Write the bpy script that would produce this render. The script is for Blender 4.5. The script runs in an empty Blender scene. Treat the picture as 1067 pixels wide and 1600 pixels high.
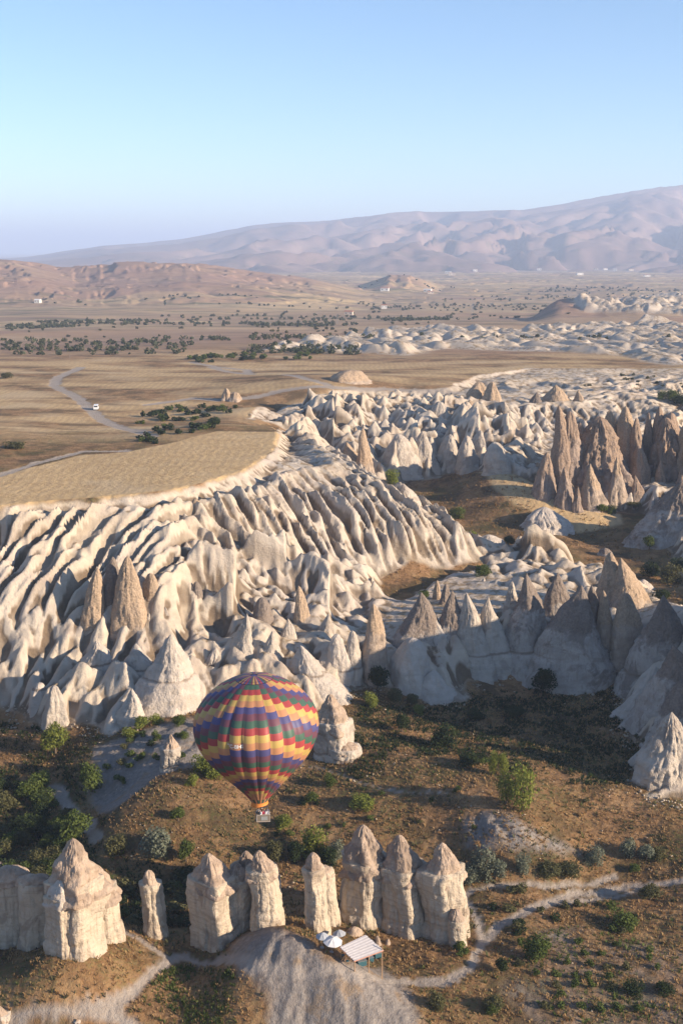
import bpy, math, random, colorsys
import numpy as np
from math import radians as R, sin, cos, tan, pi, atan2, hypot
rnd = random.Random(7)
import time; _t0 = time.time()
def tick(m): print('TICK', m, round(time.time()-_t0, 1))
C = bpy.context.scene.collection
SC = bpy.context.scene

# ------------------------------------------------------------------ camera
PITCH = R(12.3); FPX = 1880.0; CAMZ = 100.0
cam_d = bpy.data.cameras.new('camera'); cam = bpy.data.objects.new('camera', cam_d); C.objects.link(cam)
cam.location = (0, 0, CAMZ); cam.rotation_euler = (pi/2 - PITCH, 0, 0)
cam_d.sensor_fit = 'VERTICAL'; cam_d.sensor_height = 24.0; cam_d.lens = 24.0*FPX/1600
cam_d.clip_start = 1.0; cam_d.clip_end = 90000
SC.camera = cam

# ------------------------------------------------------------------ sky, sun, exposure
SUN_EL, SUN_AZ = R(17.5), R(113)         # azimuth from +Y (view direction) clockwise: right and a little behind the camera
w = bpy.data.worlds.new('World'); SC.world = w; w.use_nodes = True
nt = w.node_tree; bg = nt.nodes['Background']
sky = nt.nodes.new('ShaderNodeTexSky'); sky.sky_type = 'NISHITA'; sky.sun_disc = False
sky.sun_elevation = SUN_EL; sky.sun_rotation = SUN_AZ
sky.altitude = 1000; sky.air_density = 0.9; sky.dust_density = 0.1; sky.ozone_density = 3.0
nt.links.new(sky.outputs[0], bg.inputs[0]); bg.inputs[1].default_value = 0.103
ld = bpy.data.lights.new('sun', 'SUN'); lo = bpy.data.objects.new('sun', ld); C.objects.link(lo)
ld.energy = 5.0; ld.angle = R(0.5); ld.color = (1.0, 0.82, 0.62)
lo.rotation_euler = (pi/2 - SUN_EL, 0, pi - SUN_AZ)
lo.location = (300, -150, 400)
SC.view_settings.view_transform = 'Standard'; SC.view_settings.look = 'None'
SC.view_settings.exposure = 1.06; SC.view_settings.gamma = 1; SC.view_settings.use_curve_mapping = False
SC.cycles.max_bounces = 5; SC.cycles.diffuse_bounces = 2; SC.cycles.volume_bounces = 1
SC.cycles.transparent_max_bounces = 8
HAZE = 1.1e-4

# ------------------------------------------------------------------ numpy noise
def _h(ix, iy, iz, s):
    n = (ix*374761393 + iy*668265263 + iz*2147483647 + s*1274126177) & 0xffffffff
    n = ((n ^ (n >> 13))*1274126177) & 0xffffffff
    n = ((n ^ (n >> 16))*2246822519) & 0xffffffff
    return n ^ (n >> 15)
def rnd01(ix, iy, s=0, iz=0):
    ix = np.asarray(ix).astype(np.int64); iy = np.asarray(iy).astype(np.int64)
    return (_h(ix, iy, np.int64(iz), np.int64(s)) & 0xffffff)/16777216.0
def noise2(x, y, s=0):
    xi = np.floor(x).astype(np.int64); yi = np.floor(y).astype(np.int64); fx = x - xi; fy = y - yi
    u = fx*fx*fx*(fx*(fx*6-15)+10); v = fy*fy*fy*(fy*(fy*6-15)+10)
    def g(a, b):
        an = rnd01(xi+a, yi+b, s)*2*pi
        return np.cos(an)*(fx-a) + np.sin(an)*(fy-b)
    return ((g(0,0)*(1-u)+g(1,0)*u)*(1-v) + (g(0,1)*(1-u)+g(1,1)*u)*v)*1.5
def noise3(x, y, z, s=0):
    xi = np.floor(x).astype(np.int64); yi = np.floor(y).astype(np.int64); zi = np.floor(z).astype(np.int64)
    fx = x-xi; fy = y-yi; fz = z-zi
    u, v, w_ = [f*f*f*(f*(f*6-15)+10) for f in (fx, fy, fz)]
    r = 0
    for a in (0, 1):
        for b in (0, 1):
            for c in (0, 1):
                h = _h(xi+a, yi+b, zi+c, np.int64(s))
                g1 = (h & 1023)/511.5-1; g2 = ((h >> 10) & 1023)/511.5-1; g3 = ((h >> 20) & 1023)/511.5-1
                wt = (u if a else 1-u)*(v if b else 1-v)*(w_ if c else 1-w_)
                r = r + wt*(g1*(fx-a)+g2*(fy-b)+g3*(fz-c))
    return r*1.2
def fbm2(x, y, o=4, s=0, gain=.5):
    r = 0; a = 1; t = 0
    for i in range(o):
        r = r + a*noise2(x*2**i, y*2**i, s+i*17); t += a; a *= gain
    return r/t
def fbm3(x, y, z, o=3, s=0):
    r = 0; a = 1
    for i in range(o):
        r = r + a*noise3(x*2**i, y*2**i, z*2**i, s+i*17); a *= .5
    return r
def sstep(a, b, x):
    t = np.clip((x-a)/(b-a), 0, 1); return t*t*(3-2*t)
def gully(X, Y, gx, gy, wl, s):
    """stripes that follow the local downhill direction: returns cos, sin and the cross-slope direction"""
    L = np.sqrt(gx*gx+gy*gy)+1e-6; sx = -gy/L; sy = gx/L
    px = X/wl; py = Y/wl; ix = np.floor(px); iy = np.floor(py); c = 0; sn = 0
    for a in (-1, 0, 1):
        for b in (-1, 0, 1):
            cx = ix+a; cy = iy+b
            vx = px-cx-.5-(rnd01(cx, cy, s)-.5)*.8; vy = py-cy-.5-(rnd01(cx, cy, s+1)-.5)*.8
            wt = np.exp(-(vx*vx+vy*vy)*3.4); ph = (vx*sx+vy*sy)*2*pi
            c = c+wt*np.cos(ph); sn = sn+wt*np.sin(ph)
    m = np.sqrt(c*c+sn*sn)+1e-4
    return c/m, sn/m, sx, sy, np.clip(m*1.4, 0, 1)
def conefield(X, Y, sp, slope, s, stretch=1.0):
    """rows of tent-shaped rocks"""
    px = X/sp; py = Y/sp/stretch; ix = np.floor(px); iy = np.floor(py); best = np.full(X.shape, -9.0)
    for a in (-1, 0, 1):
        for b in (-1, 0, 1):
            cx = ix+a; cy = iy+b
            vx = (px-cx-.5-(rnd01(cx, cy, s)-.5)*.9)*sp; vy = (py-cy-.5-(rnd01(cx, cy, s+1)-.5)*.9)*sp*stretch
            hh = (.25+.75*rnd01(cx, cy, s+2)**1.3)*sp*.75; an = rnd01(cx, cy, s+3)*pi
            e = 1+.5*rnd01(cx, cy, s+4); ux = vx*np.cos(an)+vy*np.sin(an); uy = -vx*np.sin(an)+vy*np.cos(an)
            d = np.sqrt((ux/e)**2+(uy*1.15)**2+.12)
            best = np.maximum(best, hh*slope*.6 - slope*d*(1-.035*d))
    return best

# ------------------------------------------------------------------ pixel ray to place on the ground
SP, CP = sin(PITCH), cos(PITCH)
def ray(px, py):
    u = (px-533.5)/FPX; v = (800-py)/FPX
    return (u, CP+v*SP, -SP+v*CP)
def on_z(px, py, z):
    d = ray(px, py); t = (z-CAMZ)/d[2]; return (d[0]*t, d[1]*t)
# heights of the bare land, without rocks: photo position, height above the valley floor
ANCH = [(-200,1600,0),(0,1600,0),(200,1590,.5),(360,1590,1),(500,1600,1),(700,1600,0),(1067,1600,-1),(1300,1600,-1),
 (530,1500,7),(430,1465,7.5),(610,1560,2.5),(480,1545,4),(620,1530,1.2),(560,1508,2.6),(700,1500,1),(900,1500,-1),(1067,1500,-2),(1067,1400,-1),(750,1480,0),(850,1420,-.5),(1000,1370,-1.5),(1200,1380,0),
 (130,1530,4.5),(60,1530,5),(60,1590,1),(150,1590,.8),(20,1500,3),(330,1510,1.2),(385,1470,5),(240,1480,2),(200,1460,3),(0,1500,3),
 (0,1250,-2),(100,1300,-3),(200,1420,-2),(100,1400,-2),(450,1400,0),(450,1310,1),(400,1230,4),(250,1230,6),(210,1250,5.5),(170,1240,-.5),(130,1280,-2),(240,1170,6),(180,1160,5),(150,1200,2),(80,1180,1),(0,1150,2),(-150,1300,0),
 (560,1205,6),(650,1230,6),(800,1290,5.5),(790,1330,3),(700,1330,1),(860,1320,2.5),(700,1150,4),(850,1120,3),(1000,1200,4),(900,1230,4.5),(800,1080,3),(630,1110,4.5),(920,1380,-1.5),(1067,1280,3),(1230,1300,3),(1200,1060,14),
 (-150,1110,5),(0,1105,3),(100,1120,5),(200,1130,6),(300,1105,7),(400,1100,7),(500,1100,6),
 (-200,1000,13),(-200,900,24),(0,1000,14),(0,900,25.5),(0,845,31.5),(100,845,31.5),(100,1010,12.5),(200,1020,12),(100,900,25.5),(180,830,33),(200,900,25),(270,860,30),(260,940,21.5),(300,1000,12.5),(380,1010,12),(480,1010,11),(560,1000,9),
 (-300,800,40),(-100,797,40),(-60,790,40),(-30,770,40),(50,784,40),(0,775,40),(50,762,40),(-100,770,40),(0,790,40),(100,778,40),(200,772,40),(280,762,40),(380,733,40),(430,695,39.5),(435,672,39.5),(200,700,40),(0,720,40),(300,690,40),(100,740,40),(300,740,40),
 (360,655,38),(300,660,37),(200,660,37),(0,640,39),(100,600,39),(300,600,40),(-200,650,39),
 (300,830,31),(400,830,29),(350,880,24),(430,880,22),(500,860,21),(470,780,31),(420,760,36),(500,735,36),(560,785,29),(500,920,16),(430,940,16),(580,880,16),(640,835,22),(720,858,17),(560,820,25),(640,905,13),(600,940,11),(680,890,13.5),
 (760,880,13),(840,870,13),(880,880,12),(800,910,12),(700,950,11),(650,1010,9.5),(750,1010,10),(850,1005,10),(950,1000,10),(900,930,12),(1000,940,12),(1067,940,14),(1050,1060,9),(1067,1180,5),(1200,1000,16),
 (700,795,15),(650,765,17),(720,830,13.5),(850,838,13),(900,858,11.5),(1000,880,11),(1067,890,11),(1200,880,14),(950,830,12.5),
 (765,742,24),(850,775,20.5),(940,812,15),(800,790,18),(860,815,14.5),(1000,830,13),(1067,850,14),
 (430,650,35),(500,650,33.5),(480,690,29),(530,700,27),(600,745,20),(700,738,20),(550,740,24),(640,750,18.5),
 (500,614,41),(600,606,40.5),(700,605,40.5),(430,635,40),(560,640,35),(650,650,32),(620,685,27),(700,690,27),(760,690,29),(800,715,25),(850,735,21),(830,690,25),(880,765,18.5),(900,700,23),
 (770,640,36),(850,650,33),(920,650,32),(900,612,36),(800,600,38),(740,598,40),(950,790,15.5),(1067,780,18),(1067,700,24),(1067,640,28),(1000,600,35),(900,572,43),(1000,575,41),(1200,700,34),(1200,600,38),
 (400,560,40),(700,560,40),(1000,550,38)]
AX, AY, AZ = [], [], []
for (px, py, z) in ANCH:
    x, y = on_z(px, py, z); AX.append(x); AY.append(y); AZ.append(z)
for (x, y, z) in [(84,220,49),(98,227,54),(98,240,33),(84,250,23),(115,225,48),(115,250,32),(79,203,7),(100,198,8),(125,190,6),(98,180,1),(72,232,14),(140,240,34),(-260,120,0),(260,120,0),(-80,100,0),(80,100,0),(240,250,12),(300,400,30),(-300,260,30)]:
    AX.append(x); AY.append(y); AZ.append(z)
AX, AY, AZ = map(np.array, (AX, AY, AZ)); n = len(AX)
def _phi(r2): return .5*r2*np.log(r2+1e-9)
SCL = 100.0
A_ = np.zeros((n+3, n+3)); dd = ((AX[:,None]-AX)**2+(AY[:,None]-AY)**2)/SCL**2
A_[:n,:n] = _phi(dd)+np.eye(n)*7e-5; A_[:n,n] = 1; A_[:n,n+1] = AX/SCL; A_[:n,n+2] = AY/SCL; A_[n:,:n] = A_[:n,n:].T
TW = np.linalg.solve(A_, np.concatenate([AZ, [0,0,0]]))
def tps(X, Y):
    r = TW[n]+TW[n+1]*X/SCL+TW[n+2]*Y/SCL
    for i in range(n): r = r+TW[i]*_phi(((X-AX[i])**2+(Y-AY[i])**2)/SCL**2)
    return r
HILLPX = [-600,-250,0,50,100,140,180,240,290,330,380,450,510,560,600,640,690,740]
HILLZ = [60,72,74,78,60,52,66,62,70,62,54,40,30,8,0,0,0,0]
def farland(X, Y):
    D = np.hypot(X, Y); px = 533.5+X/np.maximum(Y, 1)*FPX*1.012
    z = np.interp(D, [500,800,1500,2200,5000,20000], [40,38,17,4,0,0])
    z = z+fbm2(X/260, Y/170, 4, 3)*np.interp(D, [500,900,2500], [.5,4,9])
    hz = (np.interp(px-22, HILLPX, HILLZ)+np.interp(px, HILLPX, HILLZ)+np.interp(px+22, HILLPX, HILLZ)+np.interp(px+45+90*(D-2700)/1000, HILLPX, HILLZ))/4
    prof = np.exp(-((D-2750)/430)**2)+.38*np.exp(-((D-2150)/200)**2)
    z = z+hz*prof*(1+.16*fbm2(X/300, Y/300, 3, 9))
    z = z+34*np.exp(-((px-625)/48)**4-((D-3100)/260)**2)                       # low dark table hill
    z = z+22*sstep(820, 880, px)*np.exp(-((D-1500)/130)**2)*(1+.6*fbm2(X/90, Y/60, 4, 5))
    return z
# near grid
CELL = 0.58; GX0, GX1, GY0, GY1 = -195, 215, 118, 640
gx = np.arange(GX0, GX1, CELL); gy = np.arange(GY0, GY1, CELL); GXX, GYY = np.meshgrid(gx, gy)
cgx = np.arange(GX0, GX1+5, 3.5); cgy = np.arange(GY0, GY1+5, 3.5); a1, a2 = np.meshgrid(cgx, cgy)
TC = tps(a1, a2)
def bil(G, x0, y0, c, X, Y):
    fx = np.clip((X-x0)/c, 0, G.shape[1]-1.001); fy = np.clip((Y-y0)/c, 0, G.shape[0]-1.001)
    i = fx.astype(int); j = fy.astype(int); u = fx-i; v = fy-j
    return (G[j,i]*(1-u)+G[j,i+1]*u)*(1-v)+(G[j+1,i]*(1-u)+G[j+1,i+1]*u)*v
def cub(G, x0, y0, c, X, Y):            # smooth interpolation of the coarse grid
    fx = np.clip((X-x0)/c, 1, G.shape[1]-2.001); fy = np.clip((Y-y0)/c, 1, G.shape[0]-2.001)
    i = fx.astype(int); j = fy.astype(int); u = fx-i; v = fy-j
    def W(t): return [(-t+2*t*t-t**3)/2, (2-5*t*t+3*t**3)/2, (t+4*t*t-3*t**3)/2, (-t*t+t**3)/2]
    wu, wv = W(u), W(v); r = 0
    for b in range(4):
        row = 0
        for a in range(4): row = row+wu[a]*G[np.minimum(j-1+b, G.shape[0]-1), np.minimum(i-1+a, G.shape[1]-1)]
        r = r+wv[b]*row
    return r
def baseZ(X, Y):
    X = np.asarray(X, float); Y = np.asarray(Y, float)
    t = sstep(545, 628, Y); nr = cub(TC, GX0, GY0, 3.5, X, Y); fr = farland(X, Y)
    edge = sstep(-190, -165, X)*(1-sstep(185, 210, X))
    nr = nr*edge + (1-edge)*np.clip(cub(TC, GX0, GY0, 3.5, np.clip(X, -180, 200), Y), -3, 45)
    return nr*(1-t)+fr*t
def march(fn, px, py, dmax=6000):
    d = ray(px, py)
    t = np.arange(120, 640, 1.5); X, Y, Z = d[0]*t, d[1]*t, CAMZ+d[2]*t
    if not (fn(X, Y) >= Z).any(): t = np.arange(640, dmax, 8.0)
    X, Y, Z = d[0]*t, d[1]*t, CAMZ+d[2]*t
    b = np.nonzero(fn(X, Y) >= Z)[0]
    if len(b) == 0: i = len(t)-1
    else: i = b[0]
    if i == 0: return X[0], Y[0], Z[0]
    t2 = np.linspace(t[i-1], t[i], 12); X, Y, Z = d[0]*t2, d[1]*t2, CAMZ+d[2]*t2
    b = np.nonzero(fn(X, Y) >= Z)[0]; k = b[0] if len(b) else 11
    return float(X[k]), float(Y[k]), float(fn(X[k:k+1], Y[k:k+1])[0])
def at(px, py): return march(baseZ, px, py)
def wpoly(P): return np.array([at(*p)[:2] for p in P])

def sdist(P, X, Y, closed=True):
    """distance to a polygon edge, positive inside (or to a line, when open)"""
    sh = X.shape; X = X.ravel(); Y = Y.ravel(); d2 = np.full(X.shape, 1e12); ins = np.zeros(X.shape, bool)
    Q = list(P)+([P[0]] if closed else [])
    for (x1, y1), (x2, y2) in zip(Q[:-1], Q[1:]):
        ex, ey = x2-x1, y2-y1; L = ex*ex+ey*ey+1e-9
        t = np.clip(((X-x1)*ex+(Y-y1)*ey)/L, 0, 1)
        d2 = np.minimum(d2, (X-x1-t*ex)**2+(Y-y1-t*ey)**2)
        if closed:
            c = ((y1 > Y) != (y2 > Y)); xi = x1+(Y-y1)*ex/(ey if abs(ey) > 1e-9 else 1e-9)
            ins ^= c & (X < xi)
    d = np.sqrt(d2)
    if closed: d = np.where(ins, d, -d)
    return d.reshape(sh)

POLY = dict(
 rock1=[(-260,1100),(0,1098),(40,1122),(80,1148),(130,1132),(180,1147),(230,1120),(300,1110),(400,1102),(500,1110),(540,1085),(575,1072),(610,1078),(640,1088),(680,1102),(725,1092),(730,1070),(765,1050),(800,1036),(835,1026),(850,1062),(890,1085),(950,1062),(985,1050),(965,1100),(990,1145),(1015,1200),(1012,1247),(1250,1260),(1250,950),(1040,938),(1005,918),(950,900),(905,892),(870,876),(845,862),(825,852),(808,846),(790,862),(740,844),(690,818),(640,792),(612,772),(585,762),(540,735),(480,690),(440,672),(425,703),(380,736),(280,763),(200,773),(100,779),(0,791),(-260,799)],
 rock2=[(440,638),(500,615),(560,607),(700,605),(740,587),(800,578),(900,566),(1300,575),(1300,790),(1000,802),(920,792),(880,772),(830,750),(780,742),(740,735),(700,742),(640,752),(600,760),(550,730),(500,695),(430,662),(385,655)],
 rock3=[(390,549),(470,536),(520,532),(600,520),(700,514),(800,520),(900,512),(1000,505),(1200,512),(1200,556),(1040,572),(960,556),(900,552),(800,549),(700,546),(640,556),(560,553),(480,548)],
 dust=[(395,1452),(470,1462),(500,1480),(520,1500),(600,1512),(640,1545),(660,1600),(640,1680),(420,1680),(415,1560),(380,1520),(350,1490)],
 dust2=[(150,1165),(200,1150),(300,1120),(350,1190),(280,1205),(245,1215),(200,1250),(170,1275),(150,1270),(130,1230)],
 dust3=[(720,1285),(770,1268),(830,1290),(905,1330),(860,1338),(760,1335),(720,1320)],
 plot=[(205,1600),(210,1560),(240,1520),(290,1508),(360,1512),(375,1545),(370,1600),(370,1660),(200,1660)],
 vine=[(790,1500),(830,1460),(900,1448),(1000,1470),(1110,1500),(1110,1640),(800,1600),(775,1560)],
 hollow=[(600,935),(592,905),(640,882),(700,888),(760,878),(775,890),(740,900),(690,905),(650,925),(620,950)],
 tongue=[(740,738),(800,740),(860,768),(910,790),(970,803),(975,820),(900,835),(850,810),(800,790),(770,765)],
 field=[(-200,800),(0,791),(100,779),(200,773),(280,763),(380,736),(425,703),(436,676),(400,668),(340,668),(270,692),(200,705),(130,712),(0,745),(-200,780)],
 patch=[(380,870),(420,875),(440,895),(420,905),(390,890)],
)
WP = {k: wpoly(v) for k, v in POLY.items()}
PATHS = dict(
 path1=([(-60,1600),(30,1585),(100,1578),(160,1578),(205,1552),(235,1520),(262,1500),(290,1497),(340,1502),(400,1512),(470,1518),(560,1522),(640,1532),(700,1533),(735,1510),(752,1475),(780,1445),(840,1415),(900,1395),(980,1385),(1067,1377),(1180,1370)],.75),
 path2=([(150,1578),(185,1590),(215,1610)],.8),
 path3=([(755,1470),(745,1435),(727,1405),(735,1390),(780,1383),(850,1383),(930,1380),(960,1370)],.55),
 path4=([(840,1420),(870,1410),(940,1402),(990,1395)],.45),
 path5=([(262,1500),(235,1478),(190,1455),(170,1420)],.45),
 path6=([(85,1228),(105,1255),(130,1285),(150,1310)],1.1),
 path7=([(460,1190),(510,1200),(560,1222),(620,1235),(700,1240)],.12),
 road1=([(-80,755),(0,745),(60,725),(130,706),(200,703)],1.4),
 road2=([(128,574),(90,590),(85,602),(120,620),(140,637),(158,655),(190,668),(240,682)],2.6),
 road3=([(230,632),(300,622),(340,625),(400,620),(440,610),(520,605),(600,607),(760,607)],2.2),
 road4=([(300,566),(340,574),(385,578),(392,585),(330,574)],2.4),
 road5=([(440,585),(480,592),(520,605)],2.2),
)
WPATH = {k: (np.array([at(*p)[:2] for p in P]), wd) for k, (P, wd) in PATHS.items()}

tick('pre relief')
# ------------------------------------------------------------------ land relief on the near grid
H = baseZ(GXX, GYY)
jx = GXX+3*fbm2(GXX/9, GYY/9, 3, 31); jy = GYY+3*fbm2(GXX/9, GYY/9, 3, 47)
D1 = sdist(WP['rock1'], jx, jy); D2 = sdist(WP['rock2'], jx, jy); DH = sdist(WP['hollow'], jx, jy)
D3 = sdist(WP['rock3'], jx, jy)
DR = np.maximum(D1, D2); DR = np.minimum(DR, -DH)
DT = sdist(WP['tongue'], jx, jy)
rockm = np.maximum(sstep(-.5, 1.0, DR), sstep(-2, 4, D3)*sstep(500, 560, GYY))
rockm *= 1-sstep(0, 2, DT)
# keep the mesa rim crisp: rock drops below the field instead of rising at it
def blur(A, k):
    for _ in range(2):
        c = np.cumsum(np.pad(A, ((k+1, k), (0, 0)), 'edge'), 0); A = (c[2*k+1:]-c[:-2*k-1])/(2*k+1)
        c = np.cumsum(np.pad(A, ((0, 0), (k+1, k)), 'edge'), 1); A = (c[:, 2*k+1:]-c[:, :-2*k-1])/(2*k+1)
    return A
H = blur(H, 2)
DF = sdist(WP['field'], GXX, GYY); H = np.where(GYY < 440, np.minimum(H, 40.2+.5*fbm2(GXX/25, GYY/25, 2, 8)), H)
H = H+(39.9+.5*fbm2(GXX/40, GYY/40, 2, 6)-H)*np.maximum(sstep(-1.3, .3, DF), sstep(-35, 0, DF)*(DR < -.5))*(GYY < 430)
RR = sstep(-8, 5, GXX)*sstep(345, 315, GYY)
_gy, _gx = np.gradient(blur(H, 6), CELL); flat_ = sstep(.45, .15, np.hypot(_gx, _gy))*sstep(1, 9, DR)*(DF < -4)
H = H+rockm*flat_*np.clip(9*(.42-np.abs(fbm2(GXX/26, GYY/22, 3, 44)*1.5)), -3, 4)*sstep(42, 36, H)*(1-RR)
low = sstep(38.5, 34, H)                       # no lift near the mesa rim
H = H+(4.0+1.4*sstep(0, 8, GXX-4)*sstep(282, 268, GYY)*sstep(235, 245, GYY))*sstep(0, 6, DR)*low*rockm
dropm = sstep(-.5, 5, DR)*(1-low)*rockm
H = H-2.2*dropm
gyv, gxv = np.gradient(blur(H, 16), CELL)
slope0 = np.hypot(gxv, gyv); LZ_ = sstep(-32, -44, GXX)*sstep(325, 300, GYY)*sstep(258, 268, GYY)
RZ_ = sstep(-42, -30, GXX)*sstep(60, 30, GXX)*sstep(268, 280, GYY)*sstep(420, 390, GYY)*sstep(-10, 10, DR+20)*(GXX-(GYY-294)*-.1 < 60)
gxr = gxv+.8*LZ_-.4*RZ_; amp = sstep(.10, .50, slope0)*rockm*sstep(0, 4, DR)
CZ = sdist(wpoly([(280,900),(330,868),(440,872),(520,890),(600,905),(600,990),(500,1010),(380,1000),(300,980)]), jx, jy)
CZ2 = np.maximum(sdist(wpoly([(440,690),(470,640),(560,618),(700,612),(780,640),(860,700),(840,740),(700,735),(600,745),(520,710)]), jx, jy),
                 sdist(wpoly([(740,890),(800,850),(860,862),(1000,890),(1000,960),(760,940)]), jx, jy))
cz = sstep(0, 4, CZ); cz2 = sstep(0, 4, CZ2)
gxx, gyy = gxr.copy(), gyv.copy(); wx_ = GXX+fbm2(GXX/24, GYY/24, 2, 5)*1.5; wy_ = GYY+fbm2(GXX/24, GYY/24, 2, 8)*1.5
shp = .75*sstep(262, 274, GYY)
def crestf(c): return shp*(1.45-1.25*np.sqrt(np.clip((1-c)/2, 0, 1)+.02))+(1-shp)*np.sqrt(np.clip((1+c)/2, 0, 1)+.003)
lowz = 1-.35*sstep(268, 256, GYY)
LW = sstep(-31, -42, GXX)*sstep(257, 266, GYY)*sstep(340, 310, GYY); RW = RZ_*(1-LW)*(1-cz)*(1-cz2)*sstep(430, 400, GYY)
for Wt, (dx_, dy_), sd in ((LW, (-.52, -.85), 7), (RW, (.58, -.81), 9)):
    u_ = wx_*-dy_+wy_*dx_; v_ = wx_*dx_+wy_*dy_
    for (wl, am) in ((9.5, 1.5), (4.4, 2.0), (2.4, 1.25)):
        ph = 2*pi*(u_/wl+1.3*fbm2(u_/(wl*3), v_/(wl*5), 3, sd+int(wl*3)))
        H = H+Wt*amp*am*(.55+.9*np.abs(fbm2(u_/(wl*1.5), v_/(wl*3.5), 2, sd+31))*1.6)*(crestf(np.cos(ph))-.72)*1.75
rib_ = np.clip(LW+RW, 0, 1); gfade = 1-.85*rib_
for k, (wl, am) in enumerate([(15, 1.4), (7.2, 2.4)]):
    c, s_, sx, sy, m = gully(wx_, wy_, gxx, gyy, wl, 100+k*7)
    f = amp*am*m*(1-.6*cz)*gfade
    H = H+f*(crestf(c)-.72)*1.7
    dh = -s_*f*.8*2*pi/wl; gxx = gxx+dh*sx*.35; gyy = gyy+dh*sy*.35
c1 = conefield(GXX, GYY, 7.5, 1.9, 11, 1.25); c2 = conefield(GXX, GYY, 4.2, 1.7, 12, 1.2); c3 = conefield(GXX+3, GYY, 11, 1.7, 15, 1.2)
cc = np.maximum(np.maximum(c1, c2*.9), c3*.85)
H = H+rockm*(cz*np.clip(cc, -1.2, 9)*.8 + cz2*np.clip(cc, -1.5, 9)*(.85-.35*RR))
H = H+rockm*(1-cz)*(1-cz2)*np.clip(c1*.5, 0, 3)*sstep(.6, .2, slope0)*(1-LZ_)*(1-RZ_)*sstep(.2, .5, fbm2(GXX/30, GYY/30, 2, 77)+.35)*(1-dropm)
g2y, g2x = np.gradient(blur(H, 2), CELL); ck = np.clip(np.maximum(cz, cz2), 0, 1)*.75
gxx = gxx*(1-ck)+g2x*ck; gyy = gyy*(1-ck)+g2y*ck; amp2 = np.maximum(amp, sstep(.3, .9, np.hypot(g2x, g2y))*rockm*sstep(0, 3, DR))
for k, (wl, am) in enumerate([(3.3, 1.5), (1.8, .6)]):
    c, s_, sx, sy, m = gully(wx_, wy_, gxx, gyy, wl, 140+k*7)
    f = amp2*am*m*(1-.4*ck)*lowz*(1-.6*rib_)
    H = H+f*(crestf(c)-.72)*1.6
    dh = -s_*f*.8*2*pi/wl; gxx = gxx+dh*sx*.35; gyy = gyy+dh*sy*.35
H = H+(blur(H, 1)-H)*.22*rockm
bad3 = sstep(0, 8, D3)*sstep(520, 560, GYY)
H = H+rockm*.34*fbm2(GXX/2.4, GYY/2.4, 4, 61)
# soil country: soft humps, washed rills on the dust hills
soil = 1-rockm
H = H+soil*(.45*fbm2(GXX/9, GYY/9, 4, 21))*sstep(30, 8, H)
DD = sdist(WP['dust'], jx, jy); DD2 = sdist(WP['dust2'], jx, jy); DD3 = sdist(WP['dust3'], jx, jy)
for (Dq, a_, wl) in [(DD, .42, 5.0), (DD, .2, 2.4), (DD2, .4, 5.5), (DD3, .8, 5.0), (DD3, .35, 2.5)]:
    c, s_, sx, sy, m = gully(GXX+fbm2(GXX/6, GYY/6, 2, 5)*2, GYY, gxv, gyv, wl, 211)
    H = H+sstep(0, 3, Dq)*a_*(np.sqrt((1+c)/2+.003)-.7)
conc = np.clip((blur(H, 2)-H)/.38, 0, 1)*rockm  # hollows of the rock: mask for gully dirt and painted crease shade
def level_path(H, P, wd):
    d = sdist(P, GXX, GYY, False); return d
pathd = np.full(GXX.shape, 99.0)
for k, (P, wd) in WPATH.items():
    d = sdist(P, jx*.35+GXX*.65, jy*.35+GYY*.65, False)-wd
    pathd = np.minimum(pathd, d)
H = H-.22*sstep(.9, -.6, pathd)
HN = H
def landZ(X, Y):
    X = np.asarray(X, float); Y = np.asarray(Y, float)
    ins = sstep(GX0+2, GX0+12, X)*(1-sstep(GX1-14, GX1-3, X))*(1-sstep(GY1-20, GY1-6, Y))*sstep(GY0, GY0+4, Y)
    nr = bil(HN, GX0, GY0, CELL, X, Y); out = baseZ(X, Y)
    out = out+far_relief(X, Y)
    return nr*ins+out*(1-ins)
R3P = WP['rock3']
R4P = wpoly([(842,478),(900,470),(960,470),(1010,462),(1067,458),(1200,460),(1200,492),(1000,490),(900,486)])
def rock_far(X, Y):
    d = np.maximum(sdist(R3P, X+8*fbm2(X/40, Y/40, 3, 1), Y+12*fbm2(X/40, Y/40, 3, 2)), sdist(R4P, X+20*fbm2(X/90, Y/90, 3, 1), Y))
    return d
def far_relief(X, Y):
    D = np.hypot(X, Y); m0 = (Y > GY1-25)
    r = np.zeros(X.shape)
    if not np.any(m0): return r
    x = X[m0]; y = Y[m0]; h = 1.0
    e = 3.0
    gx_ = (farland(x+e, y)-farland(x-e, y))/(2*e); gy_ = (farland(x, y+e)-farland(x, y-e))/(2*e)
    rf = sstep(0, 12, rock_far(x, y)); d = np.hypot(x, y)
    hill = sstep(1700, 2100, d)
    o = rf*np.interp(d, [0,700,1500], [4.5,4.5,9])*np.abs(fbm2(x/95+y/400, y/42, 3, 88))*2.0
    for k, (wl, a_) in enumerate([(700, 9), (320, 4)]):
        c, s_, sx, sy, m = gully(x, y, gx_, gy_, wl, 300+k)
        o = o+hill*sstep(.03, .12, np.hypot(gx_, gy_))*a_*(np.sqrt((1+c)/2+.01)-.7)
    for k, (wl, a_) in enumerate([(24, 3.2), (12, 1.6)]):
        c, s_, sx, sy, m = gully(x, y, np.full(x.shape, -.5)+noise2(x/80, y/80), np.full(x.shape, .8)+noise2(x/70, y/90, 4), wl, 330+k)
        o = o+rf*a_*(np.sqrt((1+c)/2+.01)-.5)
    r[m0] = o
    return r
def land_at(px, py): return march(landZ, px, py)
def lz(x, y): return float(landZ(np.array([x]), np.array([y]))[0])

tick('relief')
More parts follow.
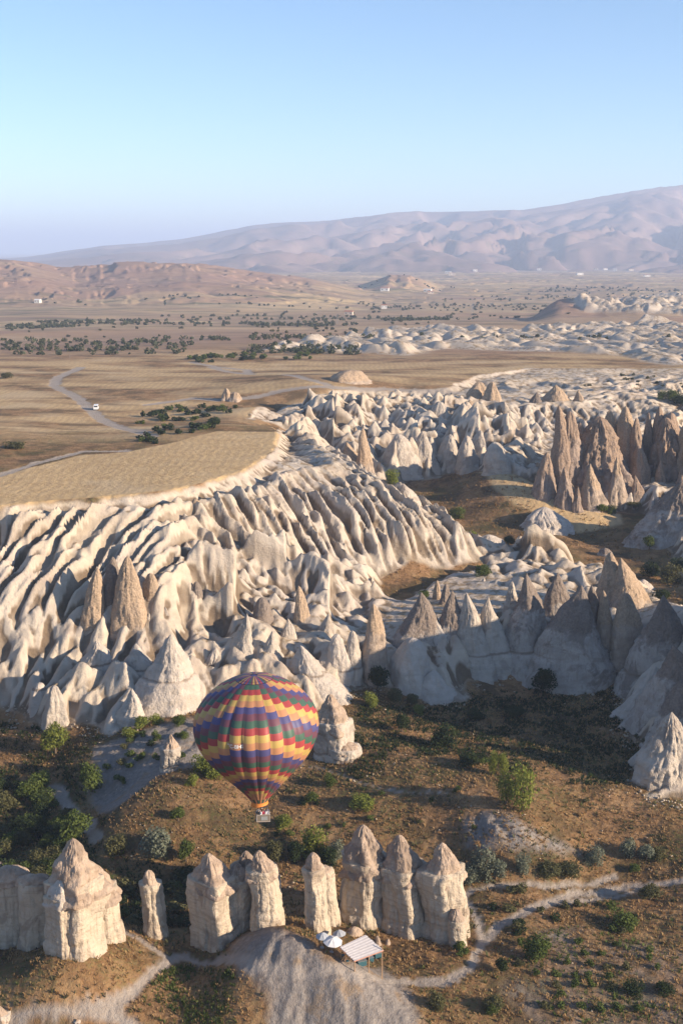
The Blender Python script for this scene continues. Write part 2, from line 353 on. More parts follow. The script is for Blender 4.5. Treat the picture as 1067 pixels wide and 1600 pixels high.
# ------------------------------------------------------------------ node helper
class NT:
    def __init__(s, name):
        s.m = bpy.data.materials.new(name); s.m.use_nodes = True; s.t = s.m.node_tree; s.t.nodes.clear()
        s.out = s.t.nodes.new('ShaderNodeOutputMaterial'); s.geo = None; s.tc = None
    def n(s, ty, **kw):
        k = s.t.nodes.new(ty)
        for a, v in kw.items(): setattr(k, a, v)
        return k
    def put(s, sock, v):
        if isinstance(v, bpy.types.NodeSocket): s.t.links.new(v, sock)
        elif v is not None:
            if sock.type == 'RGBA' and len(v) == 3: v = (*v, 1)
            sock.default_value = v
    def pos(s, sx=1, sy=1, sz=1, obj=False):
        if s.tc is None: s.tc = s.n('ShaderNodeTexCoord'); s.geo = s.n('ShaderNodeNewGeometry')
        base = s.tc.outputs['Object'] if obj else s.geo.outputs['Position']
        if (sx, sy, sz) == (1, 1, 1): return base
        v = s.n('ShaderNodeVectorMath', operation='MULTIPLY'); s.put(v.inputs[0], base); v.inputs[1].default_value = (sx, sy, sz)
        return v.outputs[0]
    def noise(s, vec, scale, detail=3, rough=.55, dist=0):
        k = s.n('ShaderNodeTexNoise'); s.put(k.inputs['Vector'], vec)
        k.inputs['Scale'].default_value = scale; k.inputs['Detail'].default_value = detail
        k.inputs['Roughness'].default_value = rough; k.inputs['Distortion'].default_value = dist
        return k.outputs[0]
    def vor(s, vec, scale, feat='F1', out='Distance'):
        k = s.n('ShaderNodeTexVoronoi', feature=feat); s.put(k.inputs['Vector'], vec); k.inputs['Scale'].default_value = scale
        return k.outputs[out]
    def math(s, op, a, b=0.0, clamp=False):
        k = s.n('ShaderNodeMath', operation=op); k.use_clamp = clamp; s.put(k.inputs[0], a); s.put(k.inputs[1], b); return k.outputs[0]
    def mr(s, v, a, b, c=0.0, d=1.0):
        k = s.n('ShaderNodeMapRange'); k.interpolation_type = 'SMOOTHSTEP'; s.put(k.inputs[0], v)
        for i, q in enumerate((a, b, c, d)): k.inputs[i+1].default_value = q
        return k.outputs[0]
    def mix(s, f, a, b, mode='MIX'):
        k = s.n('ShaderNodeMix', data_type='RGBA', blend_type=mode); s.put(k.inputs[0], f); s.put(k.inputs[6], a); s.put(k.inputs[7], b)
        return k.outputs[2]
    def ramp(s, v, st):
        k = s.n('ShaderNodeValToRGB'); s.put(k.inputs[0], v); e = k.color_ramp.elements
        while len(e) < len(st): e.new(.5)
        for el, (p, c) in zip(e, st): el.position = p; el.color = (*c, 1)
        return k.outputs[0]
    def attr(s, name):
        k = s.n('ShaderNodeAttribute'); k.attribute_name = name; return k
    def sep(s, c):
        k = s.n('ShaderNodeSeparateColor'); s.put(k.inputs[0], c); return k.outputs
    def zup(s):
        if s.geo is None: s.pos()
        k = s.n('ShaderNodeSeparateXYZ'); s.put(k.inputs[0], s.geo.outputs['Normal']); return k.outputs[2]
    def posz(s, obj=False):
        k = s.n('ShaderNodeSeparateXYZ'); s.put(k.inputs[0], s.pos(obj=obj)); return k.outputs[2]
    def bump(s, h, strength=.5, dist=.2):
        k = s.n('ShaderNodeBump'); s.put(k.inputs['Height'], h); k.inputs['Strength'].default_value = strength; k.inputs['Distance'].default_value = dist
        return k.outputs[0]
    def bsdf(s, col, rough=.9, normal=None, spec=.2, metal=0, trans=None):
        b = s.n('ShaderNodeBsdfPrincipled'); s.put(b.inputs['Base Color'], col); s.put(b.inputs['Roughness'], rough)
        b.inputs['Specular IOR Level'].default_value = spec; b.inputs['Metallic'].default_value = metal
        if normal is not None: s.put(b.inputs['Normal'], normal)
        o = b.outputs[0]
        if trans:
            tl = s.n('ShaderNodeBsdfTranslucent'); s.put(tl.inputs[0], col); mx = s.n('ShaderNodeMixShader'); mx.inputs[0].default_value = trans
            s.t.links.new(o, mx.inputs[1]); s.t.links.new(tl.outputs[0], mx.inputs[2]); o = mx.outputs[0]
        s.t.links.new(o, s.out.inputs[0]); return s.m

# ------------------------------------------------------------------ land material
def land_material():
    s = NT('land'); P = s.pos()
    A = s.sep(s.attr('mask_a').outputs['Color']); B = s.sep(s.attr('mask_b').outputs['Color'])
    rock, path, field = A[0], A[1], A[2]; dust, green, far = B[0], B[1], B[2]
    nL = s.noise(P, .035, 3); nM = s.noise(P, .22, 4, .6); nS = s.noise(P, 1.4, 4, .65); nF = s.noise(P, 5.0, 3, .7)
    # soil with dry steppe plants
    soil = s.ramp(nS, [(.30, (.09, .055, .030)), (.46, (.20, .115, .055)), (.60, (.32, .19, .095)), (.75, (.38, .27, .17))])
    soil2 = s.ramp(nM, [(.35, (.13, .078, .04)), (.5, (.30, .17, .08)), (.68, (.46, .30, .155))])
    soil = s.mix(.45, soil, soil2)
    soil = s.mix(s.mr(s.noise(P, .10, 5, .65), .46, .58, 0, .8), soil, s.mix(nS, (.05, .038, .02), (.13, .085, .045)))
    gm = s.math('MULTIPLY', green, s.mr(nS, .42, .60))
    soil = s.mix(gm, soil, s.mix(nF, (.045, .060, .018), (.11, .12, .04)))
    # rock
    zz = s.pos(.02, .02, .55)
    strat = s.noise(zz, 1.0, 4, .6)
    rk = s.mix(s.mr(nM, .3, .7), (.56, .475, .365), (.43, .355, .275))
    rk = s.mix(s.mr(strat, .48, .66, 0, .5), rk, (.42, .34, .28))
    rk = s.mix(s.mr(nL, .42, .62, 0, .45), rk, (.51, .455, .395))
    rk = s.mix(s.mr(s.noise(P, .11, 4, .6), .60, .72, 0, .6), rk, (.31, .25, .20))
    z = s.zup()
    veg = s.math('MULTIPLY', s.mr(z, .86, .96), s.mr(s.noise(P, .45, 4, .6), .46, .60))
    rk = s.mix(s.math('MULTIPLY', veg, .8), rk, s.mix(nS, (.17, .11, .055), (.36, .26, .14)))
    dirt_shade = s.math('MULTIPLY', s.mr(green, .12, .65), s.mr(s.noise(P, .08, 3, .6), .35, .6, .35, .95))  # gully dirt, strengthened so its colour also stands for narrow rock shadows
    rk = s.mix(dirt_shade, rk, s.mix(nS, (.11, .08, .05), (.21, .15, .10)))
    # golden stubble field, faint tractor lines
    wv = s.n('ShaderNodeTexWave'); s.put(wv.inputs['Vector'], s.pos(.35, 1, 0)); wv.inputs['Scale'].default_value = .33; wv.inputs['Distortion'].default_value = 7; wv.inputs['Detail'].default_value = 2; wv.inputs['Detail Scale'].default_value = .25
    fl = s.ramp(nM, [(.3, (.40, .26, .115)), (.5, (.52, .355, .17)), (.7, (.60, .43, .225))])
    fl = s.mix(s.math('MULTIPLY', wv.outputs[1], .55), fl, (.33, .225, .125))
    fl = s.mix(s.mr(nL, .5, .65, 0, .4), fl, (.50, .40, .27))
    fl = s.mix(s.mr(nF, .35, .7, 0, .55), fl, (.62, .46, .27)); fl = s.mix(s.mr(nS, .55, .72, 0, .5), fl, (.24, .16, .085))
    du = s.ramp(nS, [(.3, (.19, .165, .145)), (.55, (.26, .23, .205)), (.75, (.33, .295, .26))])
    du = s.mix(s.math('MULTIPLY', s.mr(nM, .52, .64), .6), du, (.30, .20, .11))
    pt = s.mix(nM, (.30, .255, .215), (.42, .365, .31)); pt = s.mix(s.mr(nS, .45, .7, 0, .4), pt, (.28, .22, .17))
    # far plain: parcels
    pv = s.pos(.0048, .012, 0); cell = s.n('ShaderNodeTexVoronoi'); s.put(cell.inputs['Vector'], pv); cell.inputs['Scale'].default_value = 1.0
    cr = s.sep(cell.outputs['Color'])
    fp = s.ramp(cr[0], [(0, (.34, .21, .15)), (.25, (.46, .32, .17)), (.5, (.28, .20, .13)), (.72, (.62, .46, .24)), (1, (.25, .175, .12))])
    fp2 = s.ramp(s.noise(s.pos(.006, .03, 0), 1, 5, .65), [(.3, (.15, .115, .07)), (.45, (.30, .20, .13)), (.6, (.40, .28, .17)), (.75, (.46, .38, .28))])
    fp = s.mix(.4, fp, fp2); fp = s.mix(s.mr(s.noise(s.pos(.004, .035, 0), 1, 5, .7), .53, .60, 0, .8), fp, (.12, .12, .06))
    fp = s.mix(s.math('MULTIPLY', s.mr(s.posz(), 14, 45), s.mr(s.noise(s.pos(.004, .004, .02), 1, 4), .3, .6, .5, .95)), fp, s.mix(s.noise(P, .02, 5, .65), (.20, .12, .09), (.42, .27, .20)))
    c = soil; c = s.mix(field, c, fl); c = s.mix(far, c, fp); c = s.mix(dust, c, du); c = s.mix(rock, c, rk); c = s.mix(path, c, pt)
    h = s.math('ADD', s.math('MULTIPLY', nS, .7), s.math('MULTIPLY', nF, .35))
    return s.bsdf(c, .95, s.bump(h, .85, .5), .1)
M = {}
M['land'] = land_material()
def rock_material(name, lo, hi, stain, top=None, streak=.5, zs=1.0, line=None):
    s = NT(name); P = s.pos(); O = s.pos(obj=True)
    nM = s.noise(P, .45, 4, .6); nS = s.noise(P, 2.2, 4, .65); st = s.noise(s.pos(.08, .08, 1.1), zs, 4, .6); vs = s.noise(s.pos(1.6, 1.6, .10), 1.0, 4, .6)
    c = s.mix(s.mr(nM, .3, .7), lo, hi)
    c = s.mix(s.mr(st, .50, .68, 0, .45), c, tuple(v*.68 for v in lo))
    c = s.mix(s.mr(vs, .5, .72, 0, streak), c, stain)
    c = s.mix(s.mr(s.noise(P, .16, 4, .65, .5), .53, .62, 0, .75), c, stain)
    at_ = s.attr('cap'); cf = s.math('ADD', at_.outputs['Fac'], s.math('MULTIPLY', s.math('SUBTRACT', nM, .5), .7))
    if top: c = s.mix(s.mr(cf, .42, .60, 0, .85), c, s.mix(s.mr(nS, .35, .65), top, tuple(min(1, v*1.45) for v in top)))
    if line: c = s.mix(s.mr(s.attr('ledge').outputs['Fac'], .3, .9, 0, .75), c, (.20, .15, .11))
    h = s.math('ADD', nS, s.math('MULTIPLY', s.math('ADD', st, vs), .8))
    h = s.math('ADD', h, s.math('MULTIPLY', s.vor(P, 1.1), -.5))
    c = s.mix(s.mr(s.noise(P, 6.0, 3, .7), .56, .7, 0, .35), c, stain)
    return s.bsdf(c, .95, s.bump(h, .9, .35), .1)
M['column'] = rock_material('column_tuff', (.47, .385, .29), (.54, .45, .34), (.30, .235, .175), None, .6, 1.6)
M['cap'] = rock_material('cap_tuff', (.33, .245, .18), (.48, .37, .28), (.23, .175, .135), None, .4, .8)
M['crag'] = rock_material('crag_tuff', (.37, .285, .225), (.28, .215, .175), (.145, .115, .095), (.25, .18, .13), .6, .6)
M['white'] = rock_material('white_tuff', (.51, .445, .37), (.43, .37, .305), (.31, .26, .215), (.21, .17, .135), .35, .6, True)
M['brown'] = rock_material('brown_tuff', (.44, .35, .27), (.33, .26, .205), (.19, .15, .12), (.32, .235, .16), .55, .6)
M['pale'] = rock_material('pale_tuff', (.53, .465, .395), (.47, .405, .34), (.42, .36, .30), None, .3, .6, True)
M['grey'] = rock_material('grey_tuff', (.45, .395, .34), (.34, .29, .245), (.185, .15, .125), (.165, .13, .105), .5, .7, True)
def plain(name, col, rough=.8, var=.15, sc=3.0, trans=None, metal=0, spec=.3):
    s = NT(name); nz = s.noise(s.pos(), sc, 3); c = s.mix(nz, tuple(v*(1-var) for v in col), tuple(min(1, v*(1+var)) for v in col))
    return s.bsdf(c, rough, None, spec, metal, trans)

# ------------------------------------------------------------------ mesh helpers
def newmesh(name, V, F, mat=None, smooth=True):
    me = bpy.data.meshes.new(name); V = np.asarray(V, np.float32)
    if isinstance(F, np.ndarray):
        me.vertices.add(len(V)); me.vertices.foreach_set('co', V.ravel()); k = F.shape[1]
        me.loops.add(F.size); me.loops.foreach_set('vertex_index', F.astype(np.int32).ravel())
        me.polygons.add(len(F)); me.polygons.foreach_set('loop_start', np.arange(0, F.size, k, dtype=np.int32))
        me.update(calc_edges=True)
    else:
        me.from_pydata([tuple(v) for v in V.tolist()], [], F)
    if smooth: me.polygons.foreach_set('use_smooth', np.ones(len(me.polygons), bool))
    if mat: me.materials.append(mat)
    me.validate() if not isinstance(F, np.ndarray) else None
    return me
def link(name, me, parent=None, loc=None):
    o = bpy.data.objects.new(name, me); C.objects.link(o)
    if parent is not None: o.parent = parent
    if loc is not None: o.location = loc
    return o
def tag(o, label=None, cat=None, group=None, kind=None):
    if label: o['label'] = label
    if cat: o['category'] = cat
    if group: o['group'] = group
    if kind: o['kind'] = kind
    return o
def empty(name, loc, label, cat, group=None, rz=0):
    o = bpy.data.objects.new(name, None); C.objects.link(o); o.location = loc; o.rotation_euler = (0, 0, rz)
    o.empty_display_size = .5; return tag(o, label, cat, group)
def setcol(me, name, arr):
    a = me.attributes.new(name, 'FLOAT_COLOR', 'POINT'); q = np.ones((len(me.vertices), 4), np.float32); q[:, :arr.shape[1]] = arr
    a.data.foreach_set('color', q.ravel())
def setf(me, name, arr):
    a = me.attributes.new(name, 'FLOAT', 'POINT'); a.data.foreach_set('value', np.asarray(arr, np.float32))
class MB:
    def __init__(s): s.v = []; s.f = []
    def add(s, V, F):
        o = len(s.v); s.v += [tuple(map(float, v)) for v in V]; s.f += [tuple(i+o for i in f) for f in F]; return s
    def box(s, c, d, rz=0, rx=0, ry=0):
        from mathutils import Euler, Vector
        e = Euler((rx, ry, rz)).to_matrix(); V = []
        for z in (-.5, .5):
            for (x, y) in ((-.5, -.5), (.5, -.5), (.5, .5), (-.5, .5)):
                V.append(Vector(c)+e @ Vector((x*d[0], y*d[1], z*d[2])))
        return s.add(V, [(0,3,2,1),(4,5,6,7),(0,1,5,4),(1,2,6,5),(2,3,7,6),(3,0,4,7)])
    def tube(s, a, b, r, r2=None, k=6):
        from mathutils import Vector
        a = Vector(a); b = Vector(b); r2 = r if r2 is None else r2; d = (b-a).normalized()
        u = d.orthogonal().normalized(); v = d.cross(u); V = []
        for (p, q) in ((a, r), (b, r2)):
            for i in range(k): t = 2*pi*i/k; V.append(p+(u*cos(t)+v*sin(t))*q)
        return s.add(V, [(i, (i+1) % k, k+(i+1) % k, k+i) for i in range(k)]+[tuple(range(k))[::-1], tuple(range(k, 2*k))])
    def build(s, name, mat, parent=None, smooth=False, loc=None):
        return link(name, newmesh(name, np.array(s.v), s.f, mat, smooth), parent, loc)

# ------------------------------------------------------------------ the ground as one sheet, cut by what it is made of
NU = 660
uu = np.linspace(-1, 1, NU); U = np.where(np.abs(uu) < .86, uu/.86*.335, np.sign(uu)*(.335+(np.abs(uu)-.86)/.14*.75))
ys = [100.0]
while ys[-1] < 5600:
    y = ys[-1]; st = 2.0 if y < 132 else .72 if y < 243 else .55 if y < 300 else (.62 if y < 440 else (.62+(y-440)*.007 if y < 900 else 3.8+(y-900)*.012)); ys.append(y+st)
ys = np.array(ys); print('terrain rows', len(ys), 'verts', len(ys)*NU)
UU, YY = np.meshgrid(U, ys); XX = UU*(YY*1.0+18)
ZZ = landZ(XX, YY)
near = YY < 420
ZZ = ZZ+np.where(near, .17*fbm2(XX/1.1, YY/1.1, 3, 401), 0)
tick('landZ')
inside = (XX > GX0+3) & (XX < GX1-4) & (YY < GY1-8)
rk = np.where(inside, bil(rockm, GX0, GY0, CELL, XX, YY), 0)
fm = YY > GY1-8
tmp = np.zeros(XX.shape); tmp[fm] = sstep(-4, 6, rock_far(XX[fm], YY[fm])); rk = np.maximum(rk, tmp)
rk = np.maximum(rk, np.where(~inside & (YY < 600) & (YY > 260) & (XX > 0), 1.0, 0))
def msk(poly, soft=1.0, jit=1.5):
    return sstep(-soft, soft, sdist(poly, XX[:, :]+jit*fbm2(XX/4, YY/4, 3, 5), YY+jit*fbm2(XX/4, YY/4, 3, 6)))
def sub(maskfn, sel):
    out = np.zeros(XX.shape); out[sel] = maskfn(XX[sel], YY[sel]); return out
fld = sub(lambda x, y: sstep(-.9, .1, sdist(WP['field'], x, y)+.5*fbm2(x/2, y/2, 3, 15)), (YY > 240) & (YY < 480))
plat = sstep(35, 38, baseZ(XX, YY))*sstep(360, 420, YY)*(1-sstep(1200, 1500, YY))
golden = np.clip(fbm2(XX/60, YY/25, 4, 91)*2.2+.6, .1, .95)
fpoly = fld.copy(); fld = np.maximum(fld, plat*golden*(1-rk)); tg = sub(lambda x, y: sstep(-.5, 1.5, sdist(WP['tongue'], x, y)), (YY > 330) & (YY < 520)); fld = np.maximum(fld, tg)
dst = sub(lambda x, y: np.maximum.reduce([sstep(-1, 1.5, sdist(WP[k], x+1.5*fbm2(x/3, y/3, 3, 5), y+1.5*fbm2(x/3, y/3, 3, 6))) for k in ('dust', 'dust2', 'dust3')]), YY < 300)
dst = dst*.95
vn = sub(lambda x, y: sstep(-1, 1, sdist(WP['vine'], x, y)), YY < 200); dst = np.maximum(dst, vn*np.clip(.22+.8*fbm2(XX/6, YY/6, 3, 12), 0, .6))
pth = np.zeros(XX.shape)
pdn = np.full(XX.shape, 99.0)
for k, (P, wd) in WPATH.items():
    y0, y1 = P[:, 1].min()-20, P[:, 1].max()+20; r0, r1 = np.searchsorted(ys, [y0, y1])
    if r1 <= r0: continue
    sx_, sy_ = XX[r0:r1], YY[r0:r1]
    d = sdist(P, sx_+.8*fbm2(sx_/3, sy_/3, 3, 71), sy_+.8*fbm2(sx_/3, sy_/3, 3, 72), False)-wd*(1+.5*fbm2(sx_/7, sy_/7, 2, 73))-.4*fbm2(sx_/.9, sy_/.9, 2, 74)
    pdn[r0:r1] = np.minimum(pdn[r0:r1], d)
pth = sstep(.35, -.3, pdn)*.92
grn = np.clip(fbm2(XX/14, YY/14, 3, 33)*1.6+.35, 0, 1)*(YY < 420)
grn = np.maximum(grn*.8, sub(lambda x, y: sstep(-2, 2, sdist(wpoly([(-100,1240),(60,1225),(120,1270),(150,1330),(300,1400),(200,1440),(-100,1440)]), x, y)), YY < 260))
far = sstep(640, 900, YY+60*fbm2(XX/120, YY/120, 2, 4))
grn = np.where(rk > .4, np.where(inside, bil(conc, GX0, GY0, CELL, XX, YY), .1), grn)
rk = rk*(1-fpoly); rk = np.where(rk > .02, rk, 0)
V = np.stack([XX, YY, ZZ], -1).reshape(-1, 3)
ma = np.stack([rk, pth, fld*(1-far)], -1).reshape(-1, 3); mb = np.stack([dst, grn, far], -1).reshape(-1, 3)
nr_, nc_ = XX.shape
idx = np.arange(nr_*nc_).reshape(nr_, nc_)
Q = np.stack([idx[:-1, :-1], idx[:-1, 1:], idx[1:, 1:], idx[1:, :-1]], -1).reshape(-1, 4)
def fa(m): return ((m[:-1, :-1]+m[1:, 1:]+m[:-1, 1:]+m[1:, :-1])/4).ravel()
frk, fpt, ffl, fvn = fa(rk), fa(pth), fa(fld), fa(vn); fy = fa(YY)
cls = np.zeros(len(Q), int)
cls[(ffl > .5) & (fy < 480)] = 2; cls[(frk > .5)] = 1; cls[(fvn > .5)] = 4; cls[fpt > .5] = 3
# far half sky-side quads are fine; normals for the joins come from the whole sheet
gYr = np.gradient(ZZ, axis=0)/np.gradient(YY, axis=0); dXc = np.gradient(XX, axis=1); gXc = np.gradient(ZZ, axis=1)/dXc
dXr = np.gradient(XX, axis=0)/np.gradient(YY, axis=0); gYt = gYr-gXc*dXr
NN = np.stack([-gXc, -gYt, np.ones_like(ZZ)], -1); NN /= np.linalg.norm(NN, axis=-1, keepdims=True); NN = NN.reshape(-1, 3)
for ci, nm in enumerate(['ground', 'rocky_hillside', 'stubble_field', 'footpath', 'vineyard_ground']):
    q = Q[cls == ci]; u, inv = np.unique(q, return_inverse=True)
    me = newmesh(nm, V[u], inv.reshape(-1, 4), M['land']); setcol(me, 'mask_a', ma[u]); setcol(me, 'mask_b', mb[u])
    me.normals_split_custom_set_from_vertices(NN[u])
    tag(link(nm, me), kind='structure')
tick('terrain mesh')
# flat land under and behind the viewpoint
#BASKET
me = newmesh('ground', [(-3000,-3000,-6),(3000,-3000,-6),(3000,100.2,-6),(-3000,100.2,-6)], [(0,1,2,3)], M['land'])
tag(link('ground', me), kind='structure')

# ------------------------------------------------------------------ far mountains and far plain
def mountain_mat():
    s = NT('mountain'); P = s.pos(); n1 = s.noise(P, .0016, 5, .6); n2 = s.noise(P, .009, 5, .65)
    c = s.ramp(n1, [(.3, (.13, .09, .085)), (.5, (.24, .16, .135)), (.7, (.36, .25, .195))]); c = s.mix(s.mr(n2, .5, .68, 0, .7), c, (.14, .115, .08))
    return s.bsdf(c, .95, None, .05)
M['mountain'] = mountain_mat()
SKX = [-900,-400,-100,60,180,240,300,400,460,520,600,650,700,760,800,860,900,950,1000,1040,1067,1200,1500,2000]
SKY = [430,425,418,402,383,379,372,351,347,344,334,330,331,328,327,318,309,299,291,286,286,290,300,330]
nu, nv = 420, 210
pxs = np.linspace(-900, 2000, nu); t_ = np.linspace(0, 1, nv)
PXX, T = np.meshgrid(pxs, t_); DD_ = 5200+T*8600; MX = (PXX-533.5)/FPX/CP*DD_; MY = DD_
crest = .66+.05*np.sin(PXX/170.)
elev = np.arctan((800-np.interp(PXX, SKX, SKY))/FPX)-PITCH
topz = CAMZ+np.tan(elev)*(5200+crest*8600)
prof = np.where(T < crest, (T/crest)**1.25, 1-(T-crest)/(1-crest)*.5)
MZ = topz*prof
gyy_, gxx_ = np.gradient(MZ); gxx_ = gxx_/np.gradient(MX, axis=1); gyy_ = gyy_/np.gradient(MY, axis=0)
gxx_ = gxx_+.06*noise2(MX/2500, MY/2500, 4)+.05; gyy_ = gyy_+.04*noise2(MX/2500, MY/2500, 5)
for k, (wl, a_) in enumerate([(2100, 150), (1000, 95), (480, 50), (230, 26), (120, 12)]):
    c, s_, sx, sy, m = gully(MX, MY, gxx_, gyy_, wl, 500+k); f = a_*np.clip(topz/420, .10, 1)*np.sin(np.clip(T/crest, 0, 1)*pi)**.5
    MZ = MZ+f*(np.sqrt((1+c)/2+.01)-.75); dh = -s_*f*.8*2*pi/wl; gxx_ = gxx_+dh*sx*.7; gyy_ = gyy_+dh*sy*.7
MZ = MZ+20*fbm2(MX/700, MY/700, 4, 3)*np.clip(T*6, 0, 1)-3
idx = np.arange(nu*nv).reshape(nv, nu); Q = np.stack([idx[:-1, :-1], idx[:-1, 1:], idx[1:, 1:], idx[1:, :-1]], -1).reshape(-1, 4)
tag(link('mountain_range', newmesh('mountain_range', np.stack([MX, MY, MZ], -1).reshape(-1, 3), Q, M['mountain'])), kind='structure')
s = NT('far_plain'); s.bsdf(s.ramp(s.noise(s.pos(.0012, .004, 0), 1, 5, .65), [(.3, (.16, .12, .08)), (.5, (.32, .23, .16)), (.7, (.42, .32, .22))]), .95)
tag(link('far_plain', newmesh('far_plain', [(-40000,5000,-4),(40000,5000,-4),(40000,60000,-4),(-40000,60000,-4)], [(0,1,2,3)], s.m)), kind='structure')

# ------------------------------------------------------------------ haze
hz = NT('haze'); pv = hz.n('ShaderNodeVolumePrincipled'); pv.inputs['Density'].default_value = HAZE; pv.inputs['Color'].default_value = (.60, .74, 1.0, 1); pv.inputs['Anisotropy'].default_value = 0.0
hz.t.links.new(pv.outputs[0], hz.out.inputs['Volume'])
b = MB(); b.box((0, 27000, 300), (82000, 68000, 620)); o = b.build('haze', hz.m); tag(o, kind='stuff')

tick('mountains')
#PART2
tick('start2')
# ---------- standing rocks
def depth_of(x, y, z): return y*CP-(z-CAMZ)*SP
def facet_r(th, fac, p=9):
    s_ = 0
    for (a, d) in fac: s_ = s_+np.maximum(0, np.cos(th-R(a))/d)**p
    return (s_+1e-9)**(-1/p)
PROF = {
 'cone':   lambda t: .90*np.clip(1-t**1.12, 0, 1)**.92+.10*(1-t)**4,
 'teepee': lambda t: .76*np.clip(1-t**1.05, 0, 1)**.85+.24*(1-t)**3,
 'bullet': lambda t: np.sqrt(np.clip(1-t**1.7, 0, 1))*(1-.12*t),
 'spire':  lambda t: .20*(1-t)**3+.80*np.clip(1-t**1.7, 0, 1)**.62*(1-.12*t),
 'column': lambda t: .92+.08*(1-t)**1.5+.02*np.sin(t*9),
 'head':   lambda t: np.interp(t, [0, .06, .12, .3, .5, .7, .85, .95, 1], [.99, 1.0, .96, .80, .62, .42, .25, .13, .0]),
 'lump':   lambda t: np.interp(t, [0, .05, .4, .7, .92, 1], [.95, 1.0, .92, .72, .38, .0]),
 'block': lambda t: np.interp(t, [0, .3, .7, .9, .96, 1], [1, .88, .78, .70, .60, .35]),
 'tent': lambda t: np.interp(t, [0, .4, .55, .8, .95, 1], [1, .88, .74, .38, .12, .0]),
 'massif': lambda t: np.interp(t, [0, .15, .35, .6, .8, .93, 1], [1, .86, .74, .58, .42, .28, .12]),
 'mound':  lambda t: np.clip(1-t**1.5, 0, 1)**.75,
}
def tower(name, mat, cx, cy, z0, z1, Rx, prof, seed, parent=None, fac=None, lean=(0, 0), asp=1.0, rot=0, flute=.10, rough=.05, wl=2.2, nz=44, nth=64, ledge=None, capz=None, groove=.10, close_bottom=False, an=7.0, mdk=.09):
    t = np.linspace(0, 1, nz)**.97; th = np.linspace(0, 2*pi, nth, endpoint=False)
    T, TH = np.meshgrid(t, th, indexing='ij'); Hh = z1-z0
    r = PROF[prof](T); q_ = min(1, 4.2/Rx); flute *= q_; groove *= q_; mdk *= q_
    f = facet_r(TH, fac) if fac else 1+.10*np.sin(2*TH+seed)+.07*np.sin(3*TH+seed*2.1)
    ux, uy = np.cos(TH), np.sin(TH)*asp
    Z = z0+Hh*T
    k = Rx/wl
    fl = np.abs(fbm3(ux*k+seed*3.1, uy*k, Z/(wl*an), 2, seed)); fl = np.clip(.30-fl, 0, .3)/.3        # sharp grooves running down
    big = fbm3(ux*k*.5+7.7*seed, uy*k*.5, Z/(wl*an*.5), 2, seed+5)
    sm = fbm3(ux*Rx/(wl*.45), uy*Rx/(wl*.45)+3, Z/(wl*.6), 3, seed+9)
    md = fbm3(ux*Rx/(wl*.9)+5, uy*Rx/(wl*.9), Z/(wl*1.6), 2, seed+14)
    rr = r*f*(1+flute*big*1.8+md*mdk-groove*fl**2*sstep(1, .8, T)*(.5+.5*noise2(TH*2, Z/6, seed)))+rough*sm*np.minimum(1, r*4)*(.6 if Rx > 3 else 1)
    if ledge is not None:
        lz_ = ledge+.35*noise2(np.cos(TH)*1.3+seed, np.sin(TH)*1.3)
        rr = rr*(1-.05*np.exp(-((Z-lz_)/.30)**2)-.045*sstep(lz_-.2, lz_+.1, Z))
        lg = np.exp(-((Z-lz_)/.32)**2)
    else: lg = np.zeros(T.shape)
    X = ux*rr*Rx; Y = uy*rr*Rx; c, s_ = cos(rot), sin(rot); X, Y = X*c-Y*s_, X*s_+Y*c
    X = X+lean[0]*T**1.2+.25*Rx*noise2(Z/(Hh*.35+.5), np.full(Z.shape, seed*1.7), 3)*sstep(0, .4, T)*.35; Y = Y+lean[1]*T
    V = np.stack([X, Y, Z-z0], -1).reshape(-1, 3)
    i = np.arange(nz*nth).reshape(nz, nth); Qd = np.stack([i[:-1], np.roll(i, -1, 1)[:-1], np.roll(i, -1, 1)[1:], i[1:]], -1).reshape(-1, 4)
    F = Qd.tolist(); V = V.tolist(); V.append([lean[0], lean[1], Hh*1.0+.02]); n0 = len(V)-1
    top = i[-1]; F += [[int(top[j]), int(top[(j+1) % nth]), n0] for j in range(nth)]
    if close_bottom: F.append([int(q) for q in i[0][::-1]])
    me = newmesh(name, np.array(V), F, mat)
    cz_ = z0+Hh*.5 if capz in (None, 'none') else capz
    zz = np.append(Z.ravel(), z1); cf = np.clip(.5+(zz-cz_)/(Hh*.35), 0, 1)
    if capz == 'none': cf = cf*0
    setf(me, 'cap', cf); setf(me, 'ledge', np.append(lg.ravel(), 0))
    return link(name, me, parent, None if parent is not None else (cx, cy, z0)), (cx, cy, z0)
def rockpos(fpx, fpy, wpx, tpx, tpy, asp=1.0, fn=None):
    x, y, z = (at if fn is None else march_fn)(fpx, fpy)
    Rx = wpx/2*depth_of(x, y, z)/FPX
    cy = y+Rx*asp*.75; cx = x*cy/y
    d = ray(tpx, tpy); t = cy/d[1]; z1 = CAMZ+d[2]*t; tx = d[0]*t
    return cx, cy, z, z1, tx-cx, Rx
march_fn = land_at
SEED = [100]
G_ROW = 'tent shaped rocks along the foot of the badlands'
